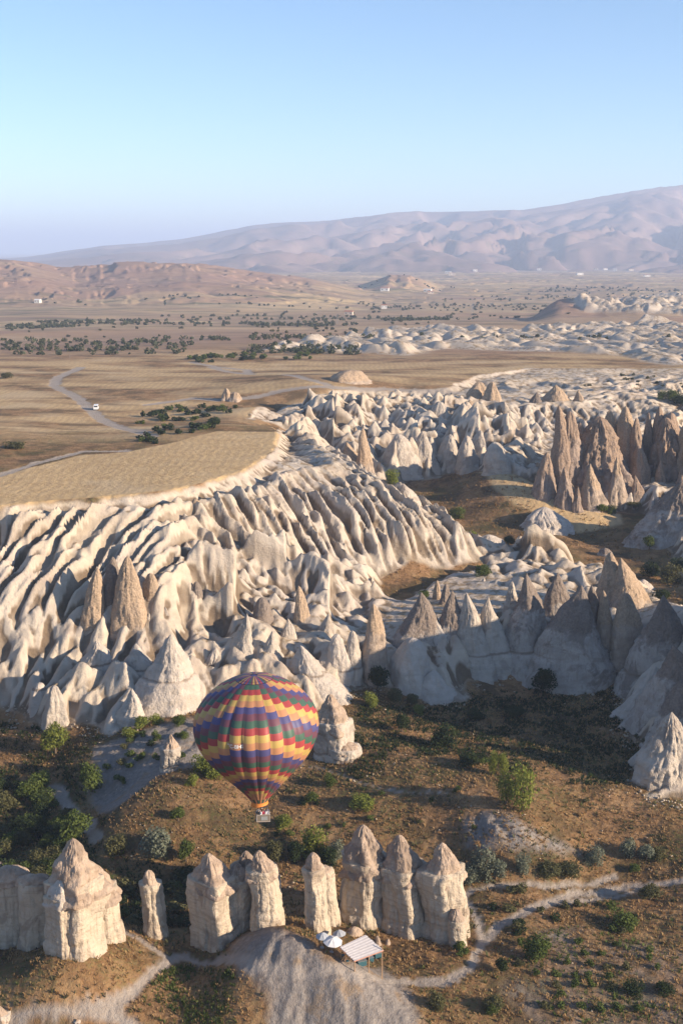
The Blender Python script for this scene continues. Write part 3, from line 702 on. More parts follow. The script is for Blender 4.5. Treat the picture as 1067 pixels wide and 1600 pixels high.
def rock(label, foot, tip, wpx, prof='cone', mat='white', name='rock_cone', group=G_ROW, ledge=None, sink=5.0, cap=.5, **kw):
    kw.setdefault('wl', 1.7)
    SEED[0] += 1
    asp = kw.pop('asp', .9); cx, cy, z, z1, lx, Rx = rockpos(foot[0], foot[1], wpx*(1.5 if foot[0] > 640 and foot[1] > 940 else 1.28), tip[0], tip[1], asp)
    kw['flute'] = kw.get('flute', .10)*1.3; kw.setdefault('rough', .10)
    grow = 1+sink/(z1-z)*(.75 if prof in ('cone', 'teepee') else .05)
    o, _ = tower(name, M[mat], cx, cy, z-sink, z1, Rx*grow, prof, SEED[0], asp=asp, lean=(lx, 0), ledge=ledge,
                 capz=('none' if cap is None else z+(z1-z)*cap), **kw)
    return tag(o, label, 'rock formation', group)
MID = [
 # label, foot, tip, width, profile, material, ledge z, cap
 ('slender grey-brown rock finger, left one of the tall pair under the field', (147,1013), (153,887), 46, 'spire', 'brown', 13.5, .2, {}),
 ('dark shaded rock tower standing behind the tall pair of fingers', (170,985), (178,869), 44, 'spire', 'grey', None, .2, {}),
 ('tallest broad brown rock tower of the left hillside, pointed top', (203,1016), (198,868), 66, 'spire', 'brown', 13.5, .2, {}),
 ('rounded brown rock knob right of the tallest left tower', (241,958), (235,895), 38, 'bullet', 'brown', None, .3, {}),
 ('small pale cone at the right foot of the tallest left tower', (233,1003), (233,958), 34, 'teepee', 'white', 13.5, None, {}),
 ('pale pointed rock between the left towers and the big white skirt', (262,1000), (258,948), 34, 'cone', 'white', None, None, {}),
 ('big white skirt shaped rock left of the balloon', (262,1118), (270,990), 118, 'teepee', 'pale', 13.0, None, {'flute': .16}),
 ('white skirt rock below the slender grey-brown finger', (150,1098), (148,1000), 100, 'teepee', 'pale', 13.0, None, {'flute': .16}),
 ('white flank of rock under the tallest left tower', (215,1100), (215,1005), 90, 'teepee', 'pale', 13.0, None, {'flute': .16}),
 ('small pointed white rock above the terraced garden', (207,1136), (207,1075), 46, 'cone', 'pale', None, None, {}),
 ('round topped pale boulder mound at the left end of the cliff foot', (62,1118), (62,1066), 42, 'bullet', 'pale', 9.0, None, {}),
 ('pale square shouldered block with one sunlit face above the light green tree', (85,1146), (86,1071), 40, 'bullet', 'white', None, None, {'fac': [(-70,.8),(20,.95),(110,.9),(200,.75),(290,.85)]}),
 ('grey stained cone high above the balloon on the left', (315,985), (306,908), 46, 'spire', 'grey', None, .4, {}),
 ('small dark rock tooth beside the grey stained cone', (275,962), (272,928), 16, 'bullet', 'grey', None, .3, {}),
 ('low white cone directly up left of the balloon crown', (322,1068), (336,1010), 48, 'teepee', 'pale', 11.5, None, {}),
 ('broad pale cone above the left half of the balloon', (370,1062), (386,958), 56, 'cone', 'white', 11.5, None, {}),
 ('grey topped tower with flat sunlit head above the balloon', (411,1000), (409,933), 40, 'bullet', 'grey', None, .2, {}),
 ('small dark knob in front of the flat headed grey tower', (415,998), (413,966), 20, 'bullet', 'grey', None, .2, {}),
 ('pale cone with a fluted foot right above the balloon crown', (425,1066), (428,985), 52, 'cone', 'white', 11.5, None, {}),
 ('dark brown standing stone, spindle shaped, above the balloon', (477,1006), (467,915), 33, 'spire', 'brown', None, .1, {}),
 ('pale knobbed cone just right of the balloon crown', (452,1030), (451,966), 44, 'teepee', 'white', 11.5, None, {}),
 ('wide white apron of rock rising right of the balloon', (500,1098), (470,1008), 100, 'teepee', 'pale', 11.0, None, {'flute': .16}),
 ('white tent rock with a small nipple top and a dark seam below', (512,1032), (511,958), 54, 'teepee', 'white', 10.8, None, {}),
 ('pale rounded body of rock below the nipple topped tent', (531,1074), (527,990), 48, 'bullet', 'pale', 10.5, None, {}),
 ('narrow pale rock between the nipple topped tent and the brown capped one', (552,1072), (550,985), 34, 'bullet', 'white', 10.5, None, {}),
 ('thick standing rock with brown pointed cap beside the dark green bush', (588,1072), (584,943), 50, 'spire', 'brown', 10.2, .6, {}),
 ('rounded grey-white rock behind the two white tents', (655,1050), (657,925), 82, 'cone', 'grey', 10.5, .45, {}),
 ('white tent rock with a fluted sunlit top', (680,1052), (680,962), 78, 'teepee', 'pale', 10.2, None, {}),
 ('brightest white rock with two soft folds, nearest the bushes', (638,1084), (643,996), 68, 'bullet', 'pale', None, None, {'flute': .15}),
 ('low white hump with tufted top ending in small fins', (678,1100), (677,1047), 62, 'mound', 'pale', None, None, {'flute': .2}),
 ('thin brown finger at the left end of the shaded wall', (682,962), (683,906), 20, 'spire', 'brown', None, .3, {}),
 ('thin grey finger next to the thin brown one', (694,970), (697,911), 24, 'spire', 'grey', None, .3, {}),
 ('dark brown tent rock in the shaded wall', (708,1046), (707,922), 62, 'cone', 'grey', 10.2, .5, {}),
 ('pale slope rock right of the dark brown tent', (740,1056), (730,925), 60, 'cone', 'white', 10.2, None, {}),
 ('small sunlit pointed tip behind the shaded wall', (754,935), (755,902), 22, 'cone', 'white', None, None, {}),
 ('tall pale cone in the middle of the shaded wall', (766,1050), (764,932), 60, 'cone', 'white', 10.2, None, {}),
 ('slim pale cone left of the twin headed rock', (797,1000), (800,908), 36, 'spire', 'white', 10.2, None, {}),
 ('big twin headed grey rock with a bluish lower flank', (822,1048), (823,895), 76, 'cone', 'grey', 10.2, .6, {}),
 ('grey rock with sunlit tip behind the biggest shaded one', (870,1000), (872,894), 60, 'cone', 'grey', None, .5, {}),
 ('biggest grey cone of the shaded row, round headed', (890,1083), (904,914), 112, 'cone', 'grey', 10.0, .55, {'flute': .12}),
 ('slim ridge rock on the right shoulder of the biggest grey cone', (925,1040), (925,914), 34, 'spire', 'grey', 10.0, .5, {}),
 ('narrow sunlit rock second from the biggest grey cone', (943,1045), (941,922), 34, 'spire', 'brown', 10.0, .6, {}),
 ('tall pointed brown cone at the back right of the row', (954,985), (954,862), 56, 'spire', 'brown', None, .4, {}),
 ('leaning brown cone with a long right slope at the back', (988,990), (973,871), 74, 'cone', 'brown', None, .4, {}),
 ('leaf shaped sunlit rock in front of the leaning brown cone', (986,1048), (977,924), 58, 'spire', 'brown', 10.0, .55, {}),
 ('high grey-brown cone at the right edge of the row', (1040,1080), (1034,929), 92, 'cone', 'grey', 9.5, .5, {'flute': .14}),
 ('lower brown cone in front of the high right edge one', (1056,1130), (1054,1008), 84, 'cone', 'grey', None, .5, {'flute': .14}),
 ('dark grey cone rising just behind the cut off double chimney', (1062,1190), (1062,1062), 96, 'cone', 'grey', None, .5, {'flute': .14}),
 ('thin pale blue fins of rock fanning out on the dark valley floor', (1000,1120), (1025,1040), 62, 'teepee', 'pale', None, None, {'flute': .3, 'groove': .3}),
 ('small pale fin at the foot of the fanning fins', (975,1076), (990,1035), 40, 'teepee', 'pale', None, None, {'flute': .3}),
 ('low pale spur with rounded end below the biggest grey cone', (845,1060), (858,1018), 36, 'mound', 'pale', None, None, {}),
]
for (lb, ft, tp, wd, pf, mt, lg, cp, kw) in MID:
    rock(lb, ft, tp, wd, pf, mt, 'rock_cone', G_ROW, lg, 5.0, cp, nz=40, nth=56, **kw)
G_BACK = 'rock cones of the upper valley'
SQF = [(-110,.9),(-30,.85),(50,.95),(140,.9),(215,.95)]
BACK = [
 ('dark grey cone cut off by the right edge of the view', (1062,852), (1066,752), 118, 'cone', 'grey', None, .5, {'flute': .2}),
 ('broad dark pyramid rock behind the castle rock', (868,643), (868,601), 56, 'cone', 'brown', None, .2, {'flute': .2}),
 ('small dark pyramid left of the broad dark one', (835,638), (838,612), 24, 'cone', 'grey', None, .2, {}),
 ('pointed tan cone right of the broad dark pyramid', (905,648), (903,609), 32, 'cone', 'brown', None, .4, {}),
 ('low tan cone touching the pointed tan cone', (918,650), (917,627), 22, 'bullet', 'brown', None, .4, {}),
 ('orange-brown crag on the plateau rim, left half', (745,628), (748,596), 34, 'bullet', 'brown', None, .2, {'flute': .2}),
 ('orange-brown crag on the plateau rim, right half', (768,634), (768,596), 34, 'spire', 'brown', None, .2, {'flute': .2}),
 ('tan leaning slab cone below the orange-brown crags', (742,668), (735,624), 52, 'cone', 'brown', None, .2, {}),
 ('pale knob headed cone in the upper cliff', (686,680), (686,627), 36, 'bullet', 'white', None, None, {}),
 ('squat pale knob under the brown slab cone', (750,725), (750,672), 44, 'spire', 'white', None, None, {}),
 ('two humped tan fin left of the upper cliff', (560,740), (540,690), 44, 'cone', 'brown', None, .3, {}),
 ('slim twin finger rock rising from the tan fin', (570,748), (567,668), 30, 'spire', 'brown', None, .3, {}),
 ('short finger beside the slim twin finger', (556,700), (555,666), 14, 'spire', 'brown', None, .3, {}),
 ('stout cream cone with a layered foot in the upper cliff', (630,750), (622,678), 66, 'spire', 'white', None, None, {}),
 ('cream cone next to the layered foot one', (664,746), (659,674), 44, 'spire', 'white', None, None, {}),
 ('cream buttress above the cave opening', (700,738), (703,678), 48, 'spire', 'white', None, None, {}),
 ('cream buttress right of the cave opening', (733,738), (728,680), 44, 'spire', 'white', None, None, {}),
 ('cream rock shoulder at the end of the upper cliff', (778,740), (772,690), 44, 'bullet', 'white', None, None, {}),
 ('isolated sharp white cone above the round bush', (640,800), (630,755), 46, 'cone', 'white', None, None, {}),
 ('low white cone at the end of the isolated sharp one', (672,815), (664,788), 44, 'cone', 'white', None, None, {}),
 ('small pale cone under the plateau road, leftmost', (610,664), (611,640), 18, 'cone', 'pale', None, None, {}),
 ('small pale cone under the plateau road, second', (624,670), (624,634), 20, 'cone', 'pale', None, None, {}),
 ('small pale cone under the plateau road, third and widest', (642,672), (641,633), 28, 'cone', 'pale', None, None, {}),
 ('ribbed white mound at the tip of the bare hill', (852,834), (852,792), 92, 'mound', 'pale', None, None, {'flute': .18, 'groove': .5, 'wl': 1.9, 'rough': .08, 'mdk': .03}),
 ('smooth white dome beside the field path', (765,858), (762,835), 62, 'mound', 'pale', None, None, {'flute': .2}),
 ('brown toothed rock of the low ridge, first from the left', (826,742), (826,713), 22, 'spire', 'brown', None, .4, {}),
 ('brown toothed rock of the low ridge, second', (842,752), (840,722), 22, 'spire', 'brown', None, .4, {}),
 ('brown toothed rock of the low ridge, third', (858,762), (856,734), 22, 'spire', 'brown', None, .4, {}),
 ('brown toothed rock of the low ridge, fourth', (872,770), (868,744), 20, 'spire', 'brown', None, .4, {}),
 ('rounded tan rock where the low ridge ends', (892,782), (886,750), 26, 'bullet', 'brown', None, .4, {}),
 ('last tan knob of the low ridge in the grass', (906,788), (903,762), 24, 'bullet', 'brown', None, .4, {}),
 ('flat brown outcrop beside the plateau road', (545,599), (547,577), 52, 'lump', 'brown', None, .1, {'flute': .2}),
 ('knobbly brown outcrop alone on the plateau grass, tall end', (354,627), (354,606), 14, 'bullet', 'brown', None, .3, {'flute': .3}),
 ('knobbly brown outcrop alone on the plateau grass, low end', (366,628), (367,612), 24, 'lump', 'brown', None, .3, {'flute': .3}),
 ('tan rock wedge sticking out under the field edge', (306,806), (306,779), 26, 'bullet', 'brown', None, .5, {}),
 ('leaning tan rock in the hollow behind the field', (518,672), (514,640), 26, 'cone', 'brown', None, .3, {}),
 ('small cairn shaped boulder by the right valley track', (945,870), (945,856), 26, 'lump', 'grey', None, .3, {}),
 ('pale flat boulder slab beyond the row of cones', (1010,925), (1005,905), 40, 'mound', 'pale', None, None, {}),
]
for (lb, ft, tp, wd, pf, mt, lg, cp, kw) in BACK:
    big_ = wd > 70; rock(lb, ft, tp, wd, pf, mt, 'rock_cone', G_BACK, lg, 4.0, cp, nz=64 if big_ else 36, nth=96 if big_ else 48, **kw)

tick('# the big chimneys')
def crags(label, foot, spec, seed):
    """a big rock mass: many joined buttresses, each its own piece"""
    x, y, z = at(*foot); root = empty('castle_rock', (x, y, z), label, 'rock formation', G_BACK); r_ = random.Random(seed)
    for i, (fx, fy, wd, tx, ty, back, pf) in enumerate(spec):
        cx, cy, z0, z1, lx, Rx = rockpos(fx, fy, wd*1.3, tx, ty, .9); cy2 = cy+back; cx = cx*cy2/cy; d = ray(tx, ty); t = cy2/d[1]; z1 = CAMZ+d[2]*t; lx = d[0]*t-cx; Rx *= cy2/cy
        fac = [(a+r_.uniform(-14, 14), r_.uniform(.78, 1.0)) for a in (-150, -95, -40, 20, 75, 130, 180)]
        o, _ = tower('crag', M['crag'] if r_.random() < .8 else M['brown'], 0, 0, z0-5, z1, Rx, pf, seed+i, root, fac, (lx, 0), .9, 0, (.6 if wd > 85 else .26), .10, 2.4, 84 if wd > 85 else 44, 130 if wd > 85 else 56, capz=z0+(z1-z0)*r_.uniform(.3, .7), groove=(.8 if wd > 85 else .32), mdk=(.3 if wd > 85 else .05), an=8.0)
        o.location = (cx-x, cy2-y, z0-5-z)
crags('massive pink-grey castle rock with a ragged double top and many buttresses', (930,792), [
 (926,792,132,938,650,3,'spire'),(878,782,44,874,633,6,'spire'),(888,785,44,888,642,8,'bullet'),(908,785,46,906,660,9,'spire'),(928,785,50,930,652,10,'spire'),(952,785,54,951,640,10,'spire'),(978,787,66,977,634,8,'spire'),(994,788,40,993,652,8,'spire'),
 (850,787,46,856,706,1,'spire'),(1000,792,56,996,696,3,'spire'),(880,796,40,882,728,-1,'cone'),(925,799,52,922,724,-1,'cone'),(962,799,46,964,712,-1,'cone'),(995,799,44,992,742,-2,'cone'),(902,800,26,902,760,-2,'cone')], 900)
crags('right hand rock mass behind the castle rock, layered and lit on its right side', (1045,780), [
 (1044,782,92,1040,652,4,'spire'),(1014,780,36,1012,644,9,'spire'),(1030,780,42,1028,634,10,'spire'),(1052,780,44,1048,644,11,'bullet'),(1072,782,50,1068,664,9,'spire'),(1034,788,40,1032,716,0,'cone'),(1062,788,40,1064,726,0,'cone'),(1105,785,70,1100,680,6,'block')], 960)
# the big chimneys in front: each is a column with a harder cap (and a shoulder or two)
G_FRONT = 'fairy chimneys standing in the foreground'
def chimney(label, lobes, seed):
    first = lobes[0]; x, y, z = land_at(first[0], first[1])
    root = empty('fairy_chimney', (x, y, z), label, 'rock pillar', G_FRONT)
    for i, L in enumerate(lobes):
        (fx, fy, wpx, tx, ty, tc, fac, asp, dy) = L[:9]; opt = L[9] if len(L) > 9 else {}
        gx_, gy_, gz = land_at(fx, fy); Rx = wpx/2*1.13*depth_of(gx_, gy_, gz)/FPX
        cy = gy_+Rx*asp*.85+dy; cx = gx_*cy/gy_
        d = ray(tx, ty); t = cy/d[1]; z1 = CAMZ+d[2]*t; lx = d[0]*t-cx; zc = gz+(z1-gz)*tc; sd = seed*10+i
        lean = opt.get('lean', .5)
        def place(o, z0): o.location = (cx-x, cy-y, z0-z)
        ztop = zc+(z1-zc)*.25
        o, _ = tower('column', M[opt.get('mat', 'column')], 0, 0, gz-4, ztop, Rx, 'column', sd, root, fac, (lx*tc, 0), asp, R(opt.get('rot', 0)), opt.get('flute', .10)*1.0, .085, opt.get('wl', 1.7), 58, 92, ledge=gz+(zc-gz)*.22, capz='none', groove=.19, mdk=.03)
        place(o, gz-4)
        ta = (zc-gz+4)/(ztop-gz+4)
        o, _ = tower('cap', M[opt.get('capmat', 'cap')], 0, 0, zc-.6, z1, Rx*(opt.get('capw', .96)), opt.get('cprof', 'head'), sd+500, root, fac, (lx*(1-tc), 0), asp, R(opt.get('rot', 0)), .17, .13, 1.7, 54, 84, capz='none', groove=.16, an=2.6, mdk=.05)
        o.location = (cx-x+lx*tc*ta**1.2, cy-y, zc-.6-z)
    return root
SQ = [(-120,.86),(-35,.95),(50,.9),(140,.9)]           # faces: shaded front-left, lit front-right, back
SQ2 = [(-150,.9),(-75,.85),(10,1.0),(100,.9),(190,.95)]
RND = [(-140,.95),(-90,.9),(-40,.95),(10,1),(70,1),(130,1),(180,1)]
chimney('massive leaf-topped chimney with a pale shoulder below its brown point', [
  (120,1500,76,115,1309,.50,[(-118,.80),(-30,.9),(60,.95),(150,.95)],.95,0,{'flute':.12,'capw':1.04,'cprof':'head'}),
  (163,1482,60,150,1350,.55,RND,.9,1.5,{'flute':.14}),
  (100,1488,48,98,1372,.70,[(-125,.9),(-40,.9),(50,.9),(150,.9)],.9,-1.2,{'flute':.1,'cprof':'lump','capw':.9,'capmat':'pale'})], 3)
chimney('low flat wall of pale rock at the left edge, in shade', [
  (20,1490,60,18,1352,.82,SQ2,.55,2,{'cprof':'lump','flute':.14}),
  (60,1488,56,55,1366,.84,SQ2,.5,2,{'cprof':'lump','flute':.14}),
  (-22,1495,60,-20,1358,.84,SQ2,.55,2,{'cprof':'lump','flute':.14})], 4)
chimney('lone slim column with a hooked brown tip', [
  (246,1469,36,231,1359,.74,RND,.9,0,{'cprof':'lump','capw':.66,'wl':1.3})], 5)
chimney('stout square chimney with a sharp front edge and a lumpy cap', [
  (342,1484,70,326,1333,.64,[(-128,.80),(-38,.92),(50,.95),(140,.92)],1.0,0,{'flute':.06}),
  (368,1464,44,362,1372,.86,SQ,1.0,1.5,{'flute':.06,'cprof':'lump'})], 6)
chimney('broad ribbed chimney with three split boulders on its top', [
  (394,1452,52,383,1329,.66,RND,1.0,1.5,{'flute':.14}),
  (420,1453,48,403,1328,.64,RND,1.0,1.5,{'flute':.14}),
  (372,1462,44,372,1348,.70,RND,1.0,.2,{'flute':.14})], 7)
chimney('narrow shaded chimney with one bright rib, left of the shelter', [
  (497,1460,36,488,1331,.72,[(-135,.8),(-60,.75),(-15,.9),(70,.95),(160,.9)],1.0,0,{'capw':.72,'cprof':'lump','wl':1.3}),
  (518,1452,30,505,1352,.88,RND,1.0,1.5,{'cprof':'lump'})], 8)
chimney('highest of the three joined chimneys, left, directly above the shelter', [
  (571,1453,80,567,1288,.54,[(-125,.85),(-50,.88),(20,.95),(100,.9),(180,.9)],.85,0,{'flute':.1,'capw':.98})], 9)
chimney('middle one of the three joined chimneys, ochre pointed head', [
  (634,1466,80,622,1304,.58,[(-125,.85),(-45,.9),(30,.98),(110,.9),(190,.9)],.85,0,{'flute':.1,'capw':.9})], 10)
chimney('right one of the three joined chimneys, beside the path', [
  (696,1476,74,690,1316,.62,[(-130,.85),(-60,.9),(-5,.96),(70,.95),(150,.9)],.85,0,{'flute':.12,'capw':.85}),
  (716,1482,28,712,1420,.6,RND,.9,0,{'cprof':'lump','capw':.9})], 11)
chimney('small white chimney at the top end of the terraced garden', [
  (265,1207,32,268,1147,.5,RND,.8,0,{'wl':1.2,'mat':'white','capw':.88}) ], 12)
chimney('pale ribbed chimney right behind the balloon with a low apron', [
  (521,1192,54,515,1084,.45,[(-120,.85),(-30,.95),(60,.95),(150,.95)],.9,0,{'mat':'white'}),
  (540,1194,54,536,1160,.6,RND,.9,0,{'mat':'white','cprof':'lump','capw':.8})], 13)
rock('fluted pale rock cut off by the right edge, sunlit front', (1044,1242), (1048,1112), 74, 'tent', 'white', 'rock_cone', G_ROW, None, 5.0, None, nz=70, nth=100, flute=.2, groove=.3, wl=1.6)
rock('second fluted rock at the right edge, half outside the view', (1074,1240), (1070,1134), 56, 'tent', 'white', 'rock_cone', G_ROW, None, 5.0, None, nz=60, nth=80, flute=.2, groove=.3, wl=1.6)
rock('small smooth cone against the fluted right edge rock', (1018,1215), (1020,1150), 44, 'tent', 'white', 'rock_cone', G_ROW, None, 5.0, None, nz=50, nth=60, flute=.15)
chimney('tiny ochre tip poking up behind the low wall at the left edge', [(2,1400,20,0,1346,.6,RND,.9,6,{})], 15)
chimney('white rock tip at the bottom left corner', [(4,1612,30,0,1572,.5,RND,.9,0,{'mat':'white'})], 16)
chimney('tiny white rock tip at the bottom edge beside the path', [(122,1606,12,121,1592,.5,RND,.9,0,{'mat':'white'})], 17)

tick('# ------------------')
# ------------------------------------------------------------------ hot air balloon
DEP = 178.0; BR = 99.5*DEP*.985/FPX
def pt(px, py, dep): u = (px-533.5)/FPX*dep; v = (800-py)/FPX*dep; return (u, dep*CP+v*SP, CAMZ-dep*SP+v*CP)
bx, by, bz = pt(399, 1055, DEP)
def on_y(px, py, Y): d = ray(px, py); t = Y/d[1]; return (d[0]*t, Y, CAMZ+d[2]*t)
zmouth = on_y(408, 1250, by)[2]; BK_ = ((bz-zmouth)/BR-.80)/1.25; print('balloon stretch', BK_); bz = bz-.80*BR          # centre of the widest ring
broot = empty('hot_air_balloon', (bx, by, bz), 'patchwork hot air balloon in blue, green, red and yellow steps drifting over the dry valley', 'balloon')
broot.rotation_euler = (0, R(-1.6), 0)
PZ = np.array([.80,.785,.74,.66,.52,.34,.15,0,-.2,-.44,-.73,-.965,-1.15,-1.25]); PR = np.array([0,.16,.32,.49,.70,.87,.97,1,.975,.855,.61,.385,.215,.14])
# smooth the profile with a cubic resample along its length
PZ = np.where(PZ < 0, PZ*BK_, PZ)
S0 = np.concatenate([[0], np.cumsum(np.hypot(np.diff(PZ), np.diff(PR)))]); S0n = S0/S0[-1]
def crs(xs, X, Yv):
    d = np.gradient(Yv, X); i = np.clip(np.searchsorted(X, xs)-1, 0, len(X)-2); h = X[i+1]-X[i]; t = (xs-X[i])/h
    return (2*t**3-3*t**2+1)*Yv[i]+(t**3-2*t**2+t)*h*d[i]+(-2*t**3+3*t**2)*Yv[i+1]+(t**3-t**2)*h*d[i+1]
NG = 28
def bsurf(s, phi):
    """s 0 at the crown, 1 at the mouth; phi around, 0 faces the camera"""
    z = crs(s, S0n, PZ); r = crs(s, S0n, PR); g = phi*NG/(2*pi); fr = g-np.floor(g)
    r = np.maximum(r, 0)*(1+.05*(np.sqrt(np.sin(fr*pi)+1e-6)-.8)*sstep(.02, .2, s))
    a = phi-pi/2
    return np.stack([r*np.cos(a)*BR, r*np.sin(a)*BR, z*BR], -1)
def bnorm(s, phi):
    e = 1e-3; p = bsurf(s, phi); a = bsurf(np.clip(s+e, 0, 1), phi)-bsurf(np.clip(s-e, 0, 1), phi); b = bsurf(s, phi+e)-bsurf(s, phi-e)
    n_ = np.cross(a, b); n_ /= np.linalg.norm(n_, axis=-1, keepdims=True)+1e-9
    out = np.sum(n_*np.stack([p[..., 0], p[..., 1], p[..., 2]+.2*BR], -1), -1, keepdims=True); return np.where(out < 0, -n_, n_)
BC_ = {'yellow': (.66,.46,.10), 'orange': (.66,.27,.11), 'blue': (.075,.075,.25), 'purple': (.15,.045,.085), 'green': (.045,.14,.10), 'red': (.52,.055,.06)}
BC = {'yellow': (.52,.36,.11), 'orange': (.49,.235,.12), 'blue': (.08,.075,.19), 'purple': (.15,.06,.085), 'green': (.06,.12,.085), 'red': (.36,.06,.06)}
BM = {k: plain('balloon_'+k, v, .5, .08, .8, .14) for k, v in BC.items()}
SEQ = ['green', 'red', 'yellow', 'orange', 'blue', 'purple']
scr = .30; s_crown = float(np.interp(scr, PR[:8], S0n[:8])); NB = 24
sedge = np.concatenate([[s_crown], s_crown+(1-s_crown)*np.linspace(0, 1, NB+1)[1:]**1.0])
PHI0 = R(-2.0)                                            # centre of the middle column
def panelmesh(name, g, b, mat):
    ph = PHI0+(g+np.linspace(-.5, .5, 6))*2*pi/NG; ss = np.linspace(sedge[b], sedge[b+1], 4)
    # seams follow the gore grid of bsurf
    Sg, Pg = np.meshgrid(ss, ph, indexing='ij'); V = bsurf2(Sg, Pg).reshape(-1, 3)
    i = np.arange(24).reshape(4, 6); Qd = np.stack([i[:-1, :-1], i[1:, :-1], i[1:, 1:], i[:-1, 1:]], -1).reshape(-1, 4)
    return V, Qd, bnorm2(Sg, Pg).reshape(-1, 3)
OFF = -PHI0+.5*2*pi/NG
def bsurf2(s, ph): 
    p = bsurf(s, ph+OFF); a = -OFF; c, n_ = cos(a), sin(a)
    return np.stack([p[..., 0]*c-p[..., 1]*n_, p[..., 0]*n_+p[..., 1]*c, p[..., 2]], -1)
def bnorm2(s, ph):
    p = bnorm(s, ph+OFF); a = -OFF; c, n_ = cos(a), sin(a)
    return np.stack([p[..., 0]*c-p[..., 1]*n_, p[..., 0]*n_+p[..., 1]*c, p[..., 2]], -1)
restV, restQ, restN, restM = [], [], [], []; cnt = 0
order = sorted([(abs(g), g, b) for g in range(-14, 14) for b in range(NB)])
keys = list(BM)
for (_, g, b) in order:
    col = SEQ[(b-max(0, abs(g)-1)) % 6] if b < NB-1 else ('orange' if g % 2 else 'green')
    if b == NB-2: col = 'red' if abs(g) > 2 else 'orange'
    V, Qd, Nn = panelmesh('p', g, b, None)
    if cnt < 298 and abs(g) <= 7:
        me = newmesh('fabric_panel', V, Qd, BM[col]); me.normals_split_custom_set_from_vertices(Nn); link('fabric_panel', me, broot); cnt += 1
    else:
        o_ = sum(len(v) for v in restV); restV.append(V); restQ.append(Qd+o_); restN.append(Nn); restM += [keys.index(col)]*len(Qd)
me = newmesh('envelope_panels', np.concatenate(restV), np.concatenate(restQ)); [me.materials.append(BM[k]) for k in keys]
me.polygons.foreach_set('material_index', np.array(restM, np.int32)); me.normals_split_custom_set_from_vertices(np.concatenate(restN)); tag(link('envelope_panels', me, broot), kind='stuff')
# crown vent: thin radial stripes
V, F, mi = [], [], []
for k in range(56):
    a0, a1 = k*2*pi/56, (k+1)*2*pi/56
    for j in range(5):
        s0_, s1_ = s_crown*j/5*.99, s_crown*(j+1)/5*.99
        q = bsurf(np.array([s0_+1e-4, s1_, s1_, s0_+1e-4]), np.array([a0, a0, a1-1e-4, a1-1e-4])); q[:, 2] += .06*(j > 0)*(1 if j < 4 else .5); o_ = len(V); V += q.tolist(); F.append((o_, o_+1, o_+2, o_+3))
        mi.append(keys.index(['yellow', 'purple', 'orange', 'blue', 'red', 'blue', 'green', 'purple'][k % 8]) if j > 0 else keys.index('blue'))
me = newmesh('crown_vent', np.array(V), F); [me.materials.append(BM[k]) for k in keys]; me.polygons.foreach_set('material_index', np.array(mi, np.int32)); link('crown_vent', me, broot)
# registration letters on the orange band of the column left of the middle
def letters(name, body, mat, fn, parent, size=1.0):
    cu = bpy.data.curves.new('t', 'FONT'); cu.body = body; cu.size = size; cu.align_x = 'CENTER'; cu.align_y = 'CENTER'; cu.extrude = 0; cu.offset = .012
    ob = bpy.data.objects.new('t', cu); C.objects.link(ob); bpy.context.view_layer.update()
    me = bpy.data.meshes.new_from_object(ob.evaluated_get(bpy.context.evaluated_depsgraph_get())); bpy.data.objects.remove(ob)
    me.name = name
    for v in me.vertices: v.co = fn(v.co.x, v.co.y)
    me.materials.clear(); me.materials.append(mat); return link(name, me, parent)
bt = 9; sc_ = (sedge[bt]+sedge[bt+1])/2; Lr = S0[-1]*BR
def wrap(x, y):
    ph = PHI0-1*2*pi/NG+x/(crs(np.array([sc_]), S0n, PR)[0]*BR); s_ = sc_-y/Lr
    p = bsurf2(np.array([s_]), np.array([ph]))[0]; nn = bnorm2(np.array([s_]), np.array([ph]))[0]; return tuple(p+nn*.03)
WHT = plain('white_print', (.8,.78,.74), .6, .03)
letters('registration_letters', 'TC-BHS', WHT, wrap, broot, .74)
# skirt, wires, burner, basket
mz = PZ[-1]*BR; mr_ = PR[-1]*BR
V, F = [], []; ns = 28
for j, (zz, rr) in enumerate([(0, mr_), (-.2, mr_*.97), (-.38, mr_*.98), (-.5, mr_*1.02)]):
    for i in range(ns): a = 2*pi*i/ns; low_ = 1+.6*max(0, cos(a-R(200))) if j == 3 else 1; V.append((rr*cos(a), rr*sin(a), mz+zz*low_))
F = [(j*ns+i, j*ns+(i+1) % ns, (j+1)*ns+(i+1) % ns, (j+1)*ns+i) for j in range(3) for i in range(ns)]
link('skirt', newmesh('skirt', np.array(V), F, plain('skirt_orange', (.85,.30,.06), .6, .1, 1, .3)), broot)
bkx, bky, bkz = on_y(411, 1281, by); BW, BD, BH = 1.95, 1.25, 1.1; lx_, ly_, lz_ = bkx-bx+.0, bky-by, bkz-bz
from mathutils import Matrix
rootinv = Matrix.Rotation(R(-1.6), 4, 'Y').inverted(); q = rootinv @ __import__('mathutils').Vector((lx_, 0, lz_)); lx_, ly_, lz_ = q.x, 0, q.z
WICK = plain('wicker', (.17,.14,.11), .9, .35, 14); RIM = plain('suede_rim', (.33,.28,.24), .8, .1); DKM = plain('burner_steel', (.10,.10,.11), .4, .2, 3, None, .7); WIRE = plain('wire', (.12,.11,.10), .6)
bk = empty('basket', (0,0,0), None, None); bk.parent = broot; bk.location = (lx_, ly_, lz_); bk.rotation_euler = (0, R(3), R(8))
m_ = MB(); t_ = .07
